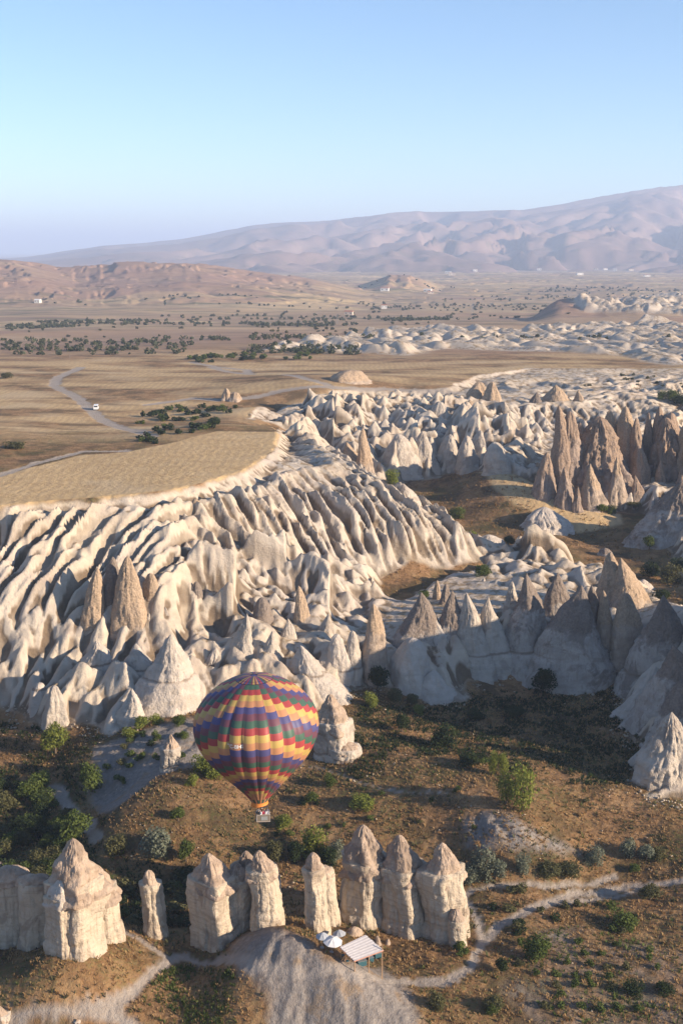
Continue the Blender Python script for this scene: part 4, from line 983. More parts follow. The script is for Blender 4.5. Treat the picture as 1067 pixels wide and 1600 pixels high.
for (c_, d_) in [((0,-BD/2,BH/2),(BW,t_,BH)), ((0,BD/2,BH/2),(BW,t_,BH)), ((-BW/2,0,BH/2),(t_,BD-t_-.004,BH)), ((BW/2,0,BH/2),(t_,BD-t_-.004,BH)), ((0,0,.04),(BW-t_-.004,BD-t_-.004,.08)), ((.35,0,BH/2),(t_,BD-.08,BH-.06))]: m_.box(c_, d_)
m_.build('wicker_wall', WICK, bk)
m_ = MB()
for z_ in (BH+.03, .03):
    for sgn in (-1, 1): m_.tube((-BW/2-.03, sgn*(BD/2+.03), z_), (BW/2+.03, sgn*(BD/2+.03), z_), .065); m_.tube((sgn*(BW/2+.03), -BD/2-.03, z_), (sgn*(BW/2+.03), BD/2+.03, z_), .065)
for sx in (-1, 1):
    for sy in (-1, 1): m_.tube((sx*(BW/2+.02), sy*(BD/2+.02), 0), (sx*(BW/2+.02), sy*(BD/2+.02), BH), .05)
m_.build('rim', RIM, bk)
m_ = MB(); m_.box((.15,-BD/2-.06,BH*.52), (1.0,.03,.62)); m_.build('grey_banner', plain('banner', (.24,.25,.245), .7, .08), bk)
fr = MB(); zf = BH+1.15
for sx in (-1, 1):
    for sy in (-1, 1): fr.tube((sx*BW/2, sy*BD/2, BH), (sx*.55, sy*.38, zf), .035)
    fr.tube((sx*.55, -.38, zf), (sx*.55, .38, zf), .04); fr.tube((-.55, sx*.38, zf), (.55, sx*.38, zf), .04)
fr.build('burner_frame', DKM, bk)
for sx in (-.25, .25):
    m_ = MB(); m_.tube((sx, 0, zf-.25), (sx, 0, zf+.1), .13, .13, 10); m_.tube((sx, 0, zf+.1), (sx, 0, zf+.42), .16, .22, 10); m_.build('burner', DKM, bk)
for i in range(12):
    a = 2*pi*(i+.5)/12; m_ = MB(); m_.tube((mr_*cos(a)*.98, mr_*sin(a)*.98, mz-.6), (lx_+(.5 if cos(a) > 0 else -.5), ly_+(.35 if sin(a) > 0 else -.35), lz_+zf), .018, .018, 4); m_.build('wire', WIRE, broot)
# the passengers
def person_mesh():
    me = bpy.data.meshes.new('body'); V = [(0,0,.95),(0,0,1.15),(0,0,1.38),(0,0,1.50),(0,.0,1.60),(0,-.01,1.70),(-.19,0,1.40),(-.25,-.06,1.15),(-.22,-.24,1.08),(.19,0,1.40),(.25,-.06,1.15),(.22,-.24,1.08),(-.10,0,.88),(-.11,0,.48),(-.11,.02,.08),(-.11,-.13,.04),(.10,0,.88),(.11,0,.48),(.11,.02,.08),(.11,-.13,.04)]
    E = [(0,1),(1,2),(2,3),(3,4),(4,5),(2,6),(6,7),(7,8),(2,9),(9,10),(10,11),(0,12),(12,13),(13,14),(14,15),(0,16),(16,17),(17,18),(18,19)]
    me.from_pydata(V, E, []); ob = bpy.data.objects.new('tmp', me); C.objects.link(ob)
    ob.modifiers.new('s', 'SKIN'); rr = [.15,.14,.16,.06,.095,.085,.07,.05,.04,.07,.05,.04,.09,.06,.05,.04,.09,.06,.05,.04]
    for v, r_ in zip(me.skin_vertices[0].data, rr): v.radius = (r_, r_*.85)
    me.skin_vertices[0].data[0].use_root = True
    ob.modifiers.new('u', 'SUBSURF').levels = 1
    bpy.context.view_layer.update(); out = bpy.data.meshes.new_from_object(ob.evaluated_get(bpy.context.evaluated_depsgraph_get())); bpy.data.objects.remove(ob); out.name = 'body'
    out.polygons.foreach_set('use_smooth', np.ones(len(out.polygons), bool)); return out
pm = person_mesh(); SKIN = plain('skin', (.42,.26,.18), .6, .05)
def sleeve_mesh(src, zlo, zhi, grow, mat):
    me = src.copy(); import bmesh as bm_
    b_ = bm_.new(); b_.from_mesh(me); bm_.ops.delete(b_, geom=[v for v in b_.verts if not zlo < v.co.z < zhi], context='VERTS'); b_.normal_update()
    for v in b_.verts: v.co += v.normal*grow
    b_.to_mesh(me); b_.free(); me.materials.clear(); me.materials.append(mat); return me
pm.materials.clear(); pm.materials.append(SKIN)
shirts = {'white': (.75,.74,.72), 'dark red': (.25,.03,.06), 'black': (.03,.03,.035), 'pale pink': (.62,.42,.42), 'navy': (.03,.04,.10), 'grey': (.35,.35,.36)}
hairm = {'dark hair': plain('hair_dark', (.03,.022,.018), .7), 'white cap': WHT, 'light hair': plain('hair_light', (.35,.24,.12), .7)}
trous = plain('trousers', (.05,.06,.09), .8)
trm = sleeve_mesh(pm, .06, .98, .014, trous); shm = {k: sleeve_mesh(pm, .90, 1.49, .02, plain('cloth_'+k.replace(' ', '_'), v, .85, .08)) for k, v in shirts.items()}
hm_ = {}
for k, v in hairm.items():
    hm_[k] = sleeve_mesh(pm, 1.62, 3, .022, v)
PP = [(-.72,-.35,'black','dark hair','at the left front corner of the basket'),(-.38,-.38,'white','light hair','second from the left at the front of the basket'),(-.02,-.36,'dark red','dark hair','at the middle of the basket front'),(.22,.02,'pale pink','light hair','in the middle of the basket'),
      (.62,-.34,'white','white cap','at the right front corner of the basket'),(.72,.30,'navy','dark hair','at the back right corner of the basket'),(-.10,.36,'dark red','white cap','at the back middle of the basket'),(-.66,.32,'grey','dark hair','at the back left corner of the basket')]
bpy.context.view_layer.update()
for (x_, y_, sh, ha, wh) in PP:
    wl_ = bk.matrix_world @ __import__('mathutils').Vector((x_, y_, .09))
    r_ = empty('person', wl_, 'person in %s top, %s, %s' % (sh, ha, wh), 'person', 'people in the balloon basket', rnd.uniform(-1, 1))
    link('body', pm, r_); link('trousers', trm, r_); link('shirt', shm[sh], r_); link('hair' if 'hair' in ha else 'cap', hm_[ha], r_)

tick('# ------------------')
# ------------------------------------------------------------------ plants
def leafmat(name, lo, hi):
    s = NT(name); rn = s.attr('tone').outputs['Fac']; c = s.mix(rn, lo, hi)
    oi = s.n('ShaderNodeObjectInfo'); c = s.mix(s.math('MULTIPLY', oi.outputs['Random'], .35), c, tuple(v*.6 for v in lo))
    return s.bsdf(c, .75, None, .15, 0, .3)
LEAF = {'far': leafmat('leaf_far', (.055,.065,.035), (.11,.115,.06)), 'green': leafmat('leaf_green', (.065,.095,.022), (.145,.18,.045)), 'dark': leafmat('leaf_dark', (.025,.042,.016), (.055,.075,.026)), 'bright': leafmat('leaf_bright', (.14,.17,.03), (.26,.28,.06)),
        'silver': leafmat('leaf_silver', (.13,.15,.10), (.27,.28,.20)), 'olive': leafmat('leaf_olive', (.085,.085,.035), (.17,.16,.07)), 'dry': leafmat('leaf_dry', (.29,.165,.07), (.54,.37,.18))}
BARK = plain('bark', (.13,.095,.065), .95, .3, 6)
def leaves(rs, n, size, blobs):
    """leaf faces spread through several uneven lumps"""
    bl = np.array(blobs); wts = bl[:, 3]*bl[:, 4]*bl[:, 5]; k = rs.choice(len(bl), n, p=wts/wts.sum())
    u = rs.normal(size=(n, 3)); u /= np.linalg.norm(u, axis=1, keepdims=True); rad = rs.uniform(.35, 1.0, (n, 1))**.45*(1+.12*rs.normal(size=(n, 1)))
    c = bl[k, :3]+u*rad*bl[k, 3:6]; c[:, 2] = np.maximum(c[:, 2], .04)
    nrm = u+.8*rs.normal(size=(n, 3)); nrm /= np.linalg.norm(nrm, axis=1, keepdims=True)
    a = np.cross(nrm, rs.normal(size=(n, 3))); a /= np.linalg.norm(a, axis=1, keepdims=True)+1e-9; b_ = np.cross(nrm, a)
    s_ = size*rs.uniform(.6, 1.4, (n, 1)); V = np.stack([c-a*s_, c+b_*s_*.6, c+a*s_, c-b_*s_*.6], 1).reshape(-1, 3)
    F = np.arange(n*4).reshape(n, 4); tone = np.repeat(rs.uniform(0, 1, n)*.7+.3*(k % 3)/2, 4)
    return V, F, tone
def crown(seed, n, size, w_, h_, kind='bush'):
    rs = np.random.RandomState(seed); bl = []
    nb = {'bush': 14, 'poplar': 8, 'vine': 5, 'far': 4}[kind]
    for i in range(nb):
        if kind == 'poplar': z = h_*(.18+.72*i/(nb-1)); r_ = w_*.5*(.55+.6*sin(pi*(i+1)/(nb+1))); bl.append((rs.uniform(-.12, .12)*w_, rs.uniform(-.12, .12)*w_, z, r_*.8, r_*.8, h_*.16))
        else:
            a = rs.uniform(0, 2*pi); q = rs.uniform(0, .34)*w_; r_ = w_*rs.uniform(.16, .32); z = h_*(rs.uniform(.14, .76) if kind == 'bush' else rs.uniform(.25, .75))*(1-.5*q/w_)
            bl.append((q*cos(a), q*sin(a), z, r_, r_, min(h_*.30, r_*rs.uniform(.8, 1.2))))
    V, F, tone = leaves(rs, n, size, bl); me = newmesh('crown', V, F); setf(me, 'tone', tone); return me
def trunkmesh(seed, h_, r_):
    rs = random.Random(seed); m_ = MB(); m_.tube((0, 0, -.3), (0, 0, h_*.35), r_, r_*.7)
    for i in range(5):
        a = rs.uniform(0, 2*pi); m_.tube((0, 0, h_*rs.uniform(.15, .35)), (cos(a)*h_*.25, sin(a)*h_*.25, h_*rs.uniform(.5, .75)), r_*.5, r_*.15, 5)
    return newmesh('trunk', np.array(m_.v), m_.f, BARK)
PROTO = {}
def proto(kind, tone, v):
    k = (kind, tone, v)
    if k not in PROTO:
        n, size = {'bush': (2300, .042), 'poplar': (1500, .035), 'vine': (260, .09), 'far': (130, .13)}[kind]
        me = crown(hash(kind) % 97+v*13 if False else {'bush':1,'poplar':2,'vine':3,'far':4}[kind]*50+v*13, n, size, 1.0, 1.0, kind); me.materials.append(LEAF[tone]); PROTO[k] = (me, trunkmesh(v+5, 1.0, .05 if kind != 'far' else .06))
    return PROTO[k]
NPL = [0]
def plant(name, px, py, wpx, hpx, tone, label, cat, group=None, kind='bush', world=None, trunk=True):
    if world is None: x, y, z = land_at(px, py) if py > 560 else at(px, py)
    else: x, y = world; z = lz(x, y)
    dp = depth_of(x, y, z); W_ = wpx*dp/FPX; H_ = hpx*dp/FPX/.93
    if world is None: y += W_*.3; z = lz(x, y)
    if kind in ('vine', 'bush', 'far') and label and '{t}' in label: label = label.format(t={'green': 'mid green', 'dark': 'dark green', 'olive': 'olive brown', 'dry': 'straw brown', 'bright': 'light green', 'far': 'grey-green'}[tone]+(' wide' if wpx > 1.62*hpx else ' upright' if wpx < 1.25*hpx else ' rounded'))
    NPL[0] += 1; cm, tm = proto(kind, tone, NPL[0] % 3)
    r_ = empty(name, (x, y, z-.05), label, cat, group, rnd.uniform(0, 6.28)); r_.scale = (W_*1.1, W_*1.1, H_)
    link('crown', cm, r_)
    if trunk: link('trunk', tm, r_)
    return r_
G_B = 'bushes and small trees of the valley floor'
BUSH = [
 (85,1186,38,52,'bright','tree','light green young tree below the square shouldered block'),
 (58,1240,32,34,'green','bush','dark green bush at the left, above the orchard'),
 (142,1246,34,52,'green','bush','dark green tall bush beside the dry stream bed'),
 (116,1322,46,52,'green','tree','rounded green tree just behind the leaf-topped chimney'),
 (178,1345,32,40,'olive','bush','dull green bush between leaf-topped chimney and hill'),
 (248,1350,50,46,'silver','tree','big silvery grey bush behind the lone slim column'),
 (290,1352,26,38,'green','bush','green bush right of the big silvery one'),
 (318,1212,34,34,'bright','bush','yellow-green bush at the left edge of the balloon'),
 (335,1222,30,26,'bright','bush','yellow-green bush partly hidden by the balloon'),
 (278,1287,22,22,'green','bush','small round green bush on the dry slope left of the basket'),
 (299,1230,18,18,'bright','bush','small lime bush on the dry slope'),
 (440,1300,28,24,'bright','bush','green bush right below the balloon basket'),
 (487,1260,20,20,'green','bush','small green bush right of the basket'),
 (516,1230,18,20,'green','bush','small green bush below the pale ribbed chimney'),
 (570,1272,40,22,'bright','bush','low spreading green bush in the dry steppe'),
 (590,1082,34,38,'dark','bush','dark green bush at the foot of the brown capped rock'),
 (580,1106,20,26,'bright','bush','light green bush under the dark green one'),
 (617,1100,24,24,'olive','bush','olive bush in front of the brightest white rock'),
 (643,1104,20,18,'olive','bush','olive bush in front of the low white hump'),
 (655,1118,16,16,'bright','bush','lime bush below the small fins'),
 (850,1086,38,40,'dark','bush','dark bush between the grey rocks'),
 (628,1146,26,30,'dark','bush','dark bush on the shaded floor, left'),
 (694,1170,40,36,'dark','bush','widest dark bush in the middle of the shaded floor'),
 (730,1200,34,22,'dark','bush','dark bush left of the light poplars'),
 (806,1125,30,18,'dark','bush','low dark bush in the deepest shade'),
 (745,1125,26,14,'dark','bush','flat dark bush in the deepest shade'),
 (430,1350,28,36,'olive','bush','olive bush behind the ribbed chimney'),
 (460,1352,30,34,'dark','bush','dark bush between ribbed chimney and bright one'),
 (490,1342,38,44,'bright','tree','bright yellow-green tree behind the narrow chimney'),
 (524,1352,26,38,'silver','bush','grey-green bush right behind the narrow chimney'),
 (508,1362,34,36,'dark','bush','dark bush behind the narrow chimney'),
 (752,1384,40,52,'silver','tree','tallest grey-green willow by the path fork'),
 (732,1386,30,34,'silver','bush','grey-green willow left of the tallest one'),
 (775,1382,30,34,'silver','bush','grey-green willow right of the tallest one'),
 (818,1368,22,32,'silver','bush','slim grey bush left of the dry hedge'),
 (862,1380,44,18,'olive','bush','low olive hedge bush above the path'),
 (890,1378,38,20,'olive','bush','low olive hedge bush right of its twin'),
 (928,1358,30,28,'silver','bush','round silvery ball bush, alone'),
 (981,1345,26,30,'silver','bush','silvery bush on the right, behind the path'),
 (1011,1350,24,26,'silver','bush','silvery bush right of the similar one'),
 (1030,1347,18,20,'olive','bush','brownish bush at the end of the silvery pair'),
 (990,1366,18,14,'green','bush','small green bush below the silvery pair'),
 (1018,1412,34,26,'olive','bush','yellowish bush below the path at the right'),
 (978,1455,38,32,'green','bush','green bush on the dry slope right of the vineyard path'),
 (836,1508,42,44,'green','bush','largest green bush in the vineyard'),
 (785,1525,22,26,'dark','bush','dark bush at the left edge of the vineyard'),
 (683,1582,26,34,'olive','bush','olive bush in the dry grass near the bottom'),
 (770,1588,34,26,'olive','bush','dry olive bush near the bottom, right'),
 (770,1590,20,20,'green','bush','low green bush near the bottom, right'),
 (1050,912,34,30,'olive','tree','grey-olive tree behind the right hand cones'),
 (1020,904,30,24,'dark','bush','dark green bush behind the right hand cones'),
 (1036,940,30,18,'dark','bush','dark green bush under the grey-olive tree'),
 (1062,892,22,20,'dark','bush','dark green bush at the right edge, upper'),
 (752,902,26,20,'green','bush','round green bush in the dark hollow'),
 (664,938,20,14,'green','bush','small green bush at the lower end of the hollow'),
 (713,812,26,18,'green','bush','round bush on the floor of the upper valley'),
 (734,834,28,12,'bright','bush','flat lime bush on the floor of the upper valley'),
 (795,858,16,18,'dark','bush','dark bush beside the smooth white dome'),
 (614,756,20,24,'bright','bush','bright green bush under the twin finger rock'),
 (842,750,12,9,'green','bush','tiny green bush on the low ridge'),
 (940,803,18,14,'green','bush','green bush at the foot of the castle rock, left'),
 (956,804,14,14,'green','bush','green bush at the foot of the castle rock, middle'),
 (990,802,24,8,'olive','bush','flat bushes at the foot of the castle rock, right'),
 (1015,860,20,22,'green','bush','green bush at the foot of the cut off dark cone'),
 (1035,627,16,14,'green','bush','bright green tree in the side valley, first'),
 (1052,633,22,18,'green','bush','green tree in the side valley, second'),
 (1064,640,22,20,'dark','bush','dark tree in the side valley at the edge'),
 (20,702,32,13,'olive','bush','olive bush at the left end of the plateau'),
 (8,592,20,10,'olive','bush','grey-green bush far left on the plateau'),
 (336,668,22,16,'dark','bush','dark round bush at the corner of the plateau orchard'),
 (245,1132,18,16,'bright','bush','small garden bush under the big white skirt'),
 (278,1136,22,18,'green','bush','green garden bush near the small white chimney'),
 (220,1142,28,20,'bright','bush','lime garden bush under the small pointed rock'),
 (204,1156,24,16,'bright','bush','second lime garden bush, lower'),
 (288,1156,14,14,'green','bush','round bush beside the balloon edge'),
]
for (px, py, w_, h_, tn, nm, lb) in BUSH: plant(nm if nm == 'tree' else 'bush', px, py, w_, h_, tn, lb, nm, G_B)
for (px, py, w_, h_, lb) in [(770,1212,17,36,'slim light green poplar, left of the group'), (786,1214,16,36,'slim light green poplar right next to its twin'), (816,1275,40,74,'biggest light green poplar in the dark valley'), (792,1262,30,52,'middle light green poplar below the twins')]:
    plant('poplar_tree', px, py, w_, h_, 'bright', lb, 'tree', 'light poplars in the dark valley', 'poplar')
def inpoly(P, px, py): return bool(sdist(np.array(P, float), np.array([px*1.0]), np.array([py*1.0]))[0] > 0)
# vineyard rows, right
VR = [(750,550),(865,560),(965,575),(765,590),(815,590),(710,615),(775,620),(830,635),(890,630),(965,600),(670,650),(610,648),(730,655),(775,655),(840,660),(990,630),(675,685),(735,685),(785,690),(845,690),(690,715),(690,750),(750,755),(810,762),(870,762),(930,762),(560,620),(560,560),(640,560),(700,440),(740,440),(640,755),(1000,690)]
for (X_, Y_) in VR: plant('vine_bush', 530+X_/1.987, 1200+Y_/1.987, 16+rnd.uniform(-3, 4), 12+rnd.uniform(-2, 3), rnd.choice(['green', 'green', 'olive']), '{t} small vine bush in the planted rows at the lower right', 'vine', 'vines in the lower right vineyard', 'vine')
for (X_, Y_, lb) in [(920,712,'largest dark vine bush in the shaded corner of the vineyard'), (1015,712,'dark vine bush at the right edge of the vineyard')]: plant('vine_bush', 530+X_/1.987, 1200+Y_/1.987, 30, 22, 'dark', lb, 'vine', 'vines in the lower right vineyard')
# scrub between the path forks
FK = [(740,1400),(1000,1402),(960,1450),(860,1470),(770,1455),(750,1425)]
for i in range(44):
    px, py = rnd.uniform(740, 990), rnd.uniform(1388, 1465)
    if not inpoly([(748,1400),(800,1388),(860,1385),(930,1388),(870,1402),(800,1430),(765,1462),(752,1430)], px, py) and not (py > 1405+((px-980)*-.12) and px > 800 and rnd.random() < .5): continue
    plant('vine_bush', px, py, rnd.uniform(14, 24), rnd.uniform(9, 15), rnd.choice(['dark', 'green', 'olive']), '{t} low vine bush crowded between the forking paths', 'vine', 'vines between the forking paths', 'vine')
for i in range(9): plant('vine_bush', 722+rnd.uniform(-8, 10), 1425+i*9, 22, 16, rnd.choice(['green', 'olive']), 'green scrub bush along the foot of the right joined chimney', 'bush', 'scrub beside the joined chimneys', 'vine')
# orchard at the left
k = 0
while k < 46:
    px, py = rnd.uniform(-10, 160), rnd.uniform(1245, 1400)
    if inpoly([(-10,1240),(60,1232),(95,1262),(125,1300),(130,1330),(90,1392),(-10,1392)], px, py):
        k += 1; plant('orchard_tree', px, py, rnd.uniform(24, 40), rnd.uniform(20, 34), rnd.choice(['green', 'green', 'dark', 'olive']), '{t} fruit tree in the shaded orchard at the left', 'tree', 'trees of the left orchard')
for i in range(26): plant('vine_bush', rnd.uniform(185, 300), rnd.uniform(1372, 1450), rnd.uniform(22, 34), rnd.uniform(12, 18), rnd.choice(['dark', 'green', 'olive']), '{t} low shrub in the shade behind the lone slim column', 'bush', 'shrubs behind the lone column', 'vine')
# terraced garden
for i in range(34):
    px, py = rnd.uniform(150, 290), rnd.uniform(1150, 1245)
    if inpoly([(160,1170),(200,1155),(290,1140),(300,1185),(245,1195),(205,1240),(170,1240)], px, py): plant('vine_bush', px, py, rnd.uniform(12, 20), rnd.uniform(8, 13), rnd.choice(['dark', 'green', 'green', 'olive']), '{t} small vine bush in the grey terraced garden left of the balloon', 'vine', 'vines of the terraced garden', 'vine')
# loose bushes in the valley
for i in range(40):
    px, py = rnd.uniform(430, 1060), rnd.uniform(1130, 1340)
    plant('bush', px, py, rnd.uniform(8, 15), rnd.uniform(6, 11), rnd.choice(['olive', 'dry', 'green', 'dark']), '{t} small scattered steppe shrub on the valley floor', 'shrub', 'scattered steppe shrubs', 'vine')
# plateau orchard and hedge row
k = 0
while k < 60:
    px, py = rnd.uniform(205, 385), rnd.uniform(632, 695)
    if inpoly([(208,655),(260,640),(330,634),(375,636),(380,645),(330,655),(345,668),(290,680),(245,694),(200,694),(230,680),(250,670),(215,662)], px, py):
        k += 1; plant('orchard_tree', px, py, rnd.uniform(11, 18), rnd.uniform(7, 11), rnd.choice(['green', 'dark', 'dark']), '{t} small fruit tree in the orchard on the plateau', 'tree', 'trees of the plateau orchard', 'far')
for i in range(48):
    px = rnd.uniform(285, 500); plant('hedge_tree', px, 566-(px-285)*.035+rnd.uniform(-7, 3), rnd.uniform(9, 15), rnd.uniform(6, 9), rnd.choice(['green', 'dark']), '{t} tree in the long hedge row across the plateau', 'tree', 'trees of the plateau hedge row', 'far')
# the far plain: the nearest trees one by one, the rest as woods
ft = []
BANDS = [(0,300,538,555),(0,560,520,532),(120,540,505,516),(250,560,490,498),(60,250,498,504),(390,560,515,524),(540,900,487,494),(560,820,475,482),(690,1060,462,470),(840,1067,452,458),(0,120,512,518),(600,700,500,506),(380,560,548,556),(900,1067,600,610),(880,1040,588,596)]
for i in range(170):
    b_ = BANDS[min(len(BANDS)-1, int(rnd.random()**1.15*len(BANDS)))]; px = rnd.uniform(b_[0], b_[1]); ft.append((px, b_[2]+(b_[3]-b_[2])*rnd.choice([.1, .45, .9])+rnd.gauss(0, .8)+2.5*sin(px*.012)))
for (px, py) in ft: plant('far_tree', px, py, rnd.uniform(5, 9), rnd.uniform(3, 5.5), rnd.choice(['far', 'far', 'olive']), '{t} tree scattered on the dry plain beyond the plateau', 'tree', 'trees on the dry plain', 'far', trunk=False)
for (px, py, h_, lb) in [(137,506,10,'slim dark poplar on the plain, left'), (141,507,8,'slim dark poplar right beside the left one'), (258,478,8,'slim dark poplar further along the plain')]: plant('poplar_tree', px, py, 4, h_, 'dark', lb, 'tree', None, 'poplar', trunk=False)
rs = np.random.RandomState(5); VV, FF, TT = [], [], []; no = 0
for i in range(1500):
    b_ = BANDS[rs.randint(len(BANDS)-2)] if i % 3 else (0, 1067, 440, 540)
    px = rs.uniform(b_[0], b_[1]); py = b_[2]+(b_[3]-b_[2])*rs.choice([.1, .45, .9])+rs.normal()*.7+2.5*sin(px*.012)
    if i % 3 == 0 and (noise2(np.array([px/60.]), np.array([py/4.]))[0] < .12): continue
    x, y = on_z(px, py, 38 if py > 520 else (20 if py > 490 else 5))
    VV.append((x, y, py))
VV = np.array(VV); zz = landZ(VV[:, 0], VV[:, 1]); LV = []
for (x, y, py), z in zip(VV, zz):
    w_ = rs.uniform(2.2, 5); V, F, tn = leaves(rs, 16, 1.3*(y/1200)**.5, [(x, y, z+w_*.35, w_*.5, w_*.5, w_*.38)]); V[:, 2] = np.maximum(V[:, 2], z); LV.append(V); FF.append(F+no); no += len(V); TT.append(tn)
me = newmesh('distant_woods', np.concatenate(LV), np.concatenate(FF), LEAF['far']); setf(me, 'tone', np.concatenate(TT)); tag(link('distant_woods', me), kind='stuff')

tick('# ground cover')
# ground cover: dry tufts and low shrubs, as stuff
def tufts(name, n, poly, smin, smax, tone, seed, avoid=True, dens=None):
    rs = np.random.RandomState(seed); P = wpoly(poly); lo_, hi_ = P.min(0), P.max(0); X = rs.uniform(lo_[0], hi_[0], n); Y = rs.uniform(lo_[1], hi_[1], n)
    k = sdist(P, X, Y) > 0
    if avoid: k &= (bil(rockm, GX0, GY0, CELL, X, Y) < .3) & (bil(pathd, GX0, GY0, CELL, X, Y) > .3) & (sdist(WP['dust'], X, Y) < 0) & (sdist(WP['vine'], X, Y) < 0) & (sdist(WP['dust2'], X, Y) < 0)
    k &= (fbm2(X/7, Y/7, 3, seed)+.25*rs.normal(size=n)*.5) > (dens if dens is not None else -.12)
    X, Y = X[k], Y[k]; Z = landZ(X, Y); m_ = len(X); q = 6
    s_ = rs.uniform(smin, smax, m_)*(1+.5*(rs.rand(m_) > .9))
    an = rs.uniform(0, 2*pi, (m_, q)); rr = rs.uniform(.1, .8, (m_, q)); ln = rs.uniform(.5, 1.1, (m_, q))
    bx_ = X[:, None]+np.cos(an)*rr*.35*s_[:, None]; by_ = Y[:, None]+np.sin(an)*rr*.35*s_[:, None]
    tx_ = X[:, None]+np.cos(an)*(rr+.35)*.7*s_[:, None]; ty_ = Y[:, None]+np.sin(an)*(rr+.35)*.7*s_[:, None]; wx = -np.sin(an)*.13*s_[:, None]; wy = np.cos(an)*.13*s_[:, None]
    zb = (Z[:, None]-.08)+0*an; zt = Z[:, None]+ln*s_[:, None]*.75
    V = np.stack([np.stack([bx_-wx, by_-wy, zb], -1), np.stack([bx_+wx, by_+wy, zb], -1), np.stack([tx_+wx*.6, ty_+wy*.6, zt], -1), np.stack([tx_-wx*.6, ty_-wy*.6, zt*1.0-.1*s_[:, None]], -1)], 2).reshape(-1, 3)
    me = newmesh(name, V, np.arange(len(V)).reshape(-1, 4), LEAF[tone], False); setf(me, 'tone', np.repeat(np.clip(rs.rand(m_)*.6+.4*rs.rand(m_), 0, 1), q*4))
    tag(link(name, me), kind='stuff')
VAL = [(-150,1150),(200,1120),(560,1060),(1000,1050),(1200,1240),(1200,1640),(-150,1640)]
tufts('dry_steppe_grass', 52000, VAL, .22, .5, 'dry', 1, True, -.2)
tufts('green_undergrowth', 22000, VAL, .25, .65, 'olive', 2, True, .05)
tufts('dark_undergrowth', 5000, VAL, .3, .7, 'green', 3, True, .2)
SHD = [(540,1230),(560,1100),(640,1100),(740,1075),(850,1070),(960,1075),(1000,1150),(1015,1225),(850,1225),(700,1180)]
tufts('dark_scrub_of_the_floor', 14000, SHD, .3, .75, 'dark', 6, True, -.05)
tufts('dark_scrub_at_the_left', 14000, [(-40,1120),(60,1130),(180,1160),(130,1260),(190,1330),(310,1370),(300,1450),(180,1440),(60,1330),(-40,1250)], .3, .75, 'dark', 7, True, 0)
tufts('weeds_in_the_vineyard', 1800, POLY['vine'], .25, .6, 'green', 8, False, .02)
tufts('dry_weeds_in_the_vineyard', 2600, POLY['vine'], .25, .5, 'dry', 9, False, -.05)
tufts('weeds_in_the_plot', 1800, [(205,1600),(212,1558),(240,1520),(290,1508),(360,1512),(372,1545),(368,1640),(205,1640)], .3, .6, 'green', 4, True, .05)
tufts('dry_grass_in_the_hollow', 6000, [(590,935),(590,900),(640,880),(780,870),(860,860),(1067,880),(1067,980),(960,860),(860,850),(740,830),(640,780),(600,750),(700,730),(800,740),(900,800),(1000,830),(1100,850),(1100,900),(780,895)], .4, .8, 'dry', 5)

tick('# ------------------')
def stones(name, n, seed, lo_, hi_, smin, smax):
    rs = np.random.RandomState(seed); X = rs.uniform(-90, 90, n*14); Y = rs.uniform(125, 275, n*14); d = bil(DR, GX0, GY0, CELL, X, Y)+1.2*rs.normal(size=len(X))
    k = np.nonzero((d > lo_) & (d < hi_) & (fbm2(X/9, Y/9, 2, seed) > -.1))[0][:n]; X, Y = X[k], Y[k]; Z = landZ(X, Y); m_ = len(X)
    base = np.array([(1,0,0),(-1,0,0),(0,1,0),(0,-1,0),(0,0,1),(0,0,-1)], float); F0 = np.array([(0,2,4),(2,1,4),(1,3,4),(3,0,4),(2,0,5),(1,2,5),(3,1,5),(0,3,5)])
    s_ = rs.uniform(smin, smax, (m_, 1, 1))*rs.uniform(.6, 1.3, (m_, 1, 3))*np.array([1, 1, .7]); an = rs.uniform(0, 6.28, m_)
    V = base[None]*s_*(1+.3*rs.normal(size=(m_, 6, 3))); c, q = np.cos(an)[:, None], np.sin(an)[:, None]; V = np.stack([V[..., 0]*c-V[..., 1]*q+X[:, None], V[..., 0]*q+V[..., 1]*c+Y[:, None], V[..., 2]+Z[:, None]+.08], -1).reshape(-1, 3)
    F = (F0[None]+6*np.arange(m_)[:, None, None]).reshape(-1, 3); me = newmesh(name, V, F, M['column'], False); setf(me, 'cap', np.zeros(len(V))); tag(link(name, me), kind='stuff')
stones('scree', 2200, 21, -3, .8, .10, .38); stones('loose_stones', 600, 22, -60, -4, .08, .25)
# ------------------------------------------------------------------ shelter by the chimneys
WOOD = plain('post_wood', (.34,.22,.13), .85, .25, 6); BOARD = plain('roof_board', (.55,.52,.51), .75, .22, 2.5); BOARD2 = plain('roof_board_dark', (.43,.40,.40), .8, .2, 2.5); TEAL = plain('teal_cloth', (.035,.10,.12), .8, .15); EDGE = plain('roof_edge', (.50,.25,.18), .8, .15)
gx0_, gy0_, gz0 = land_at(556, 1514); zf_, zb_ = gz0+1.75, gz0+2.75
cr_ = [(*on_z(553.5, 1501.5, zf_), zf_), (*on_z(599, 1484.5, zf_), zf_), (*on_z(570.5, 1461, zb_), zb_), (*on_z(530.5, 1480, zb_), zb_)]
cr_ = [np.array(c_) for c_ in cr_]
hut = empty('open_shelter', (gx0_, gy0_, gz0), 'open wooden shelter with a sloping roof of grey boards at the foot of the chimneys', 'shelter')
O_ = np.array([gx0_, gy0_, gz0])
nb = 15
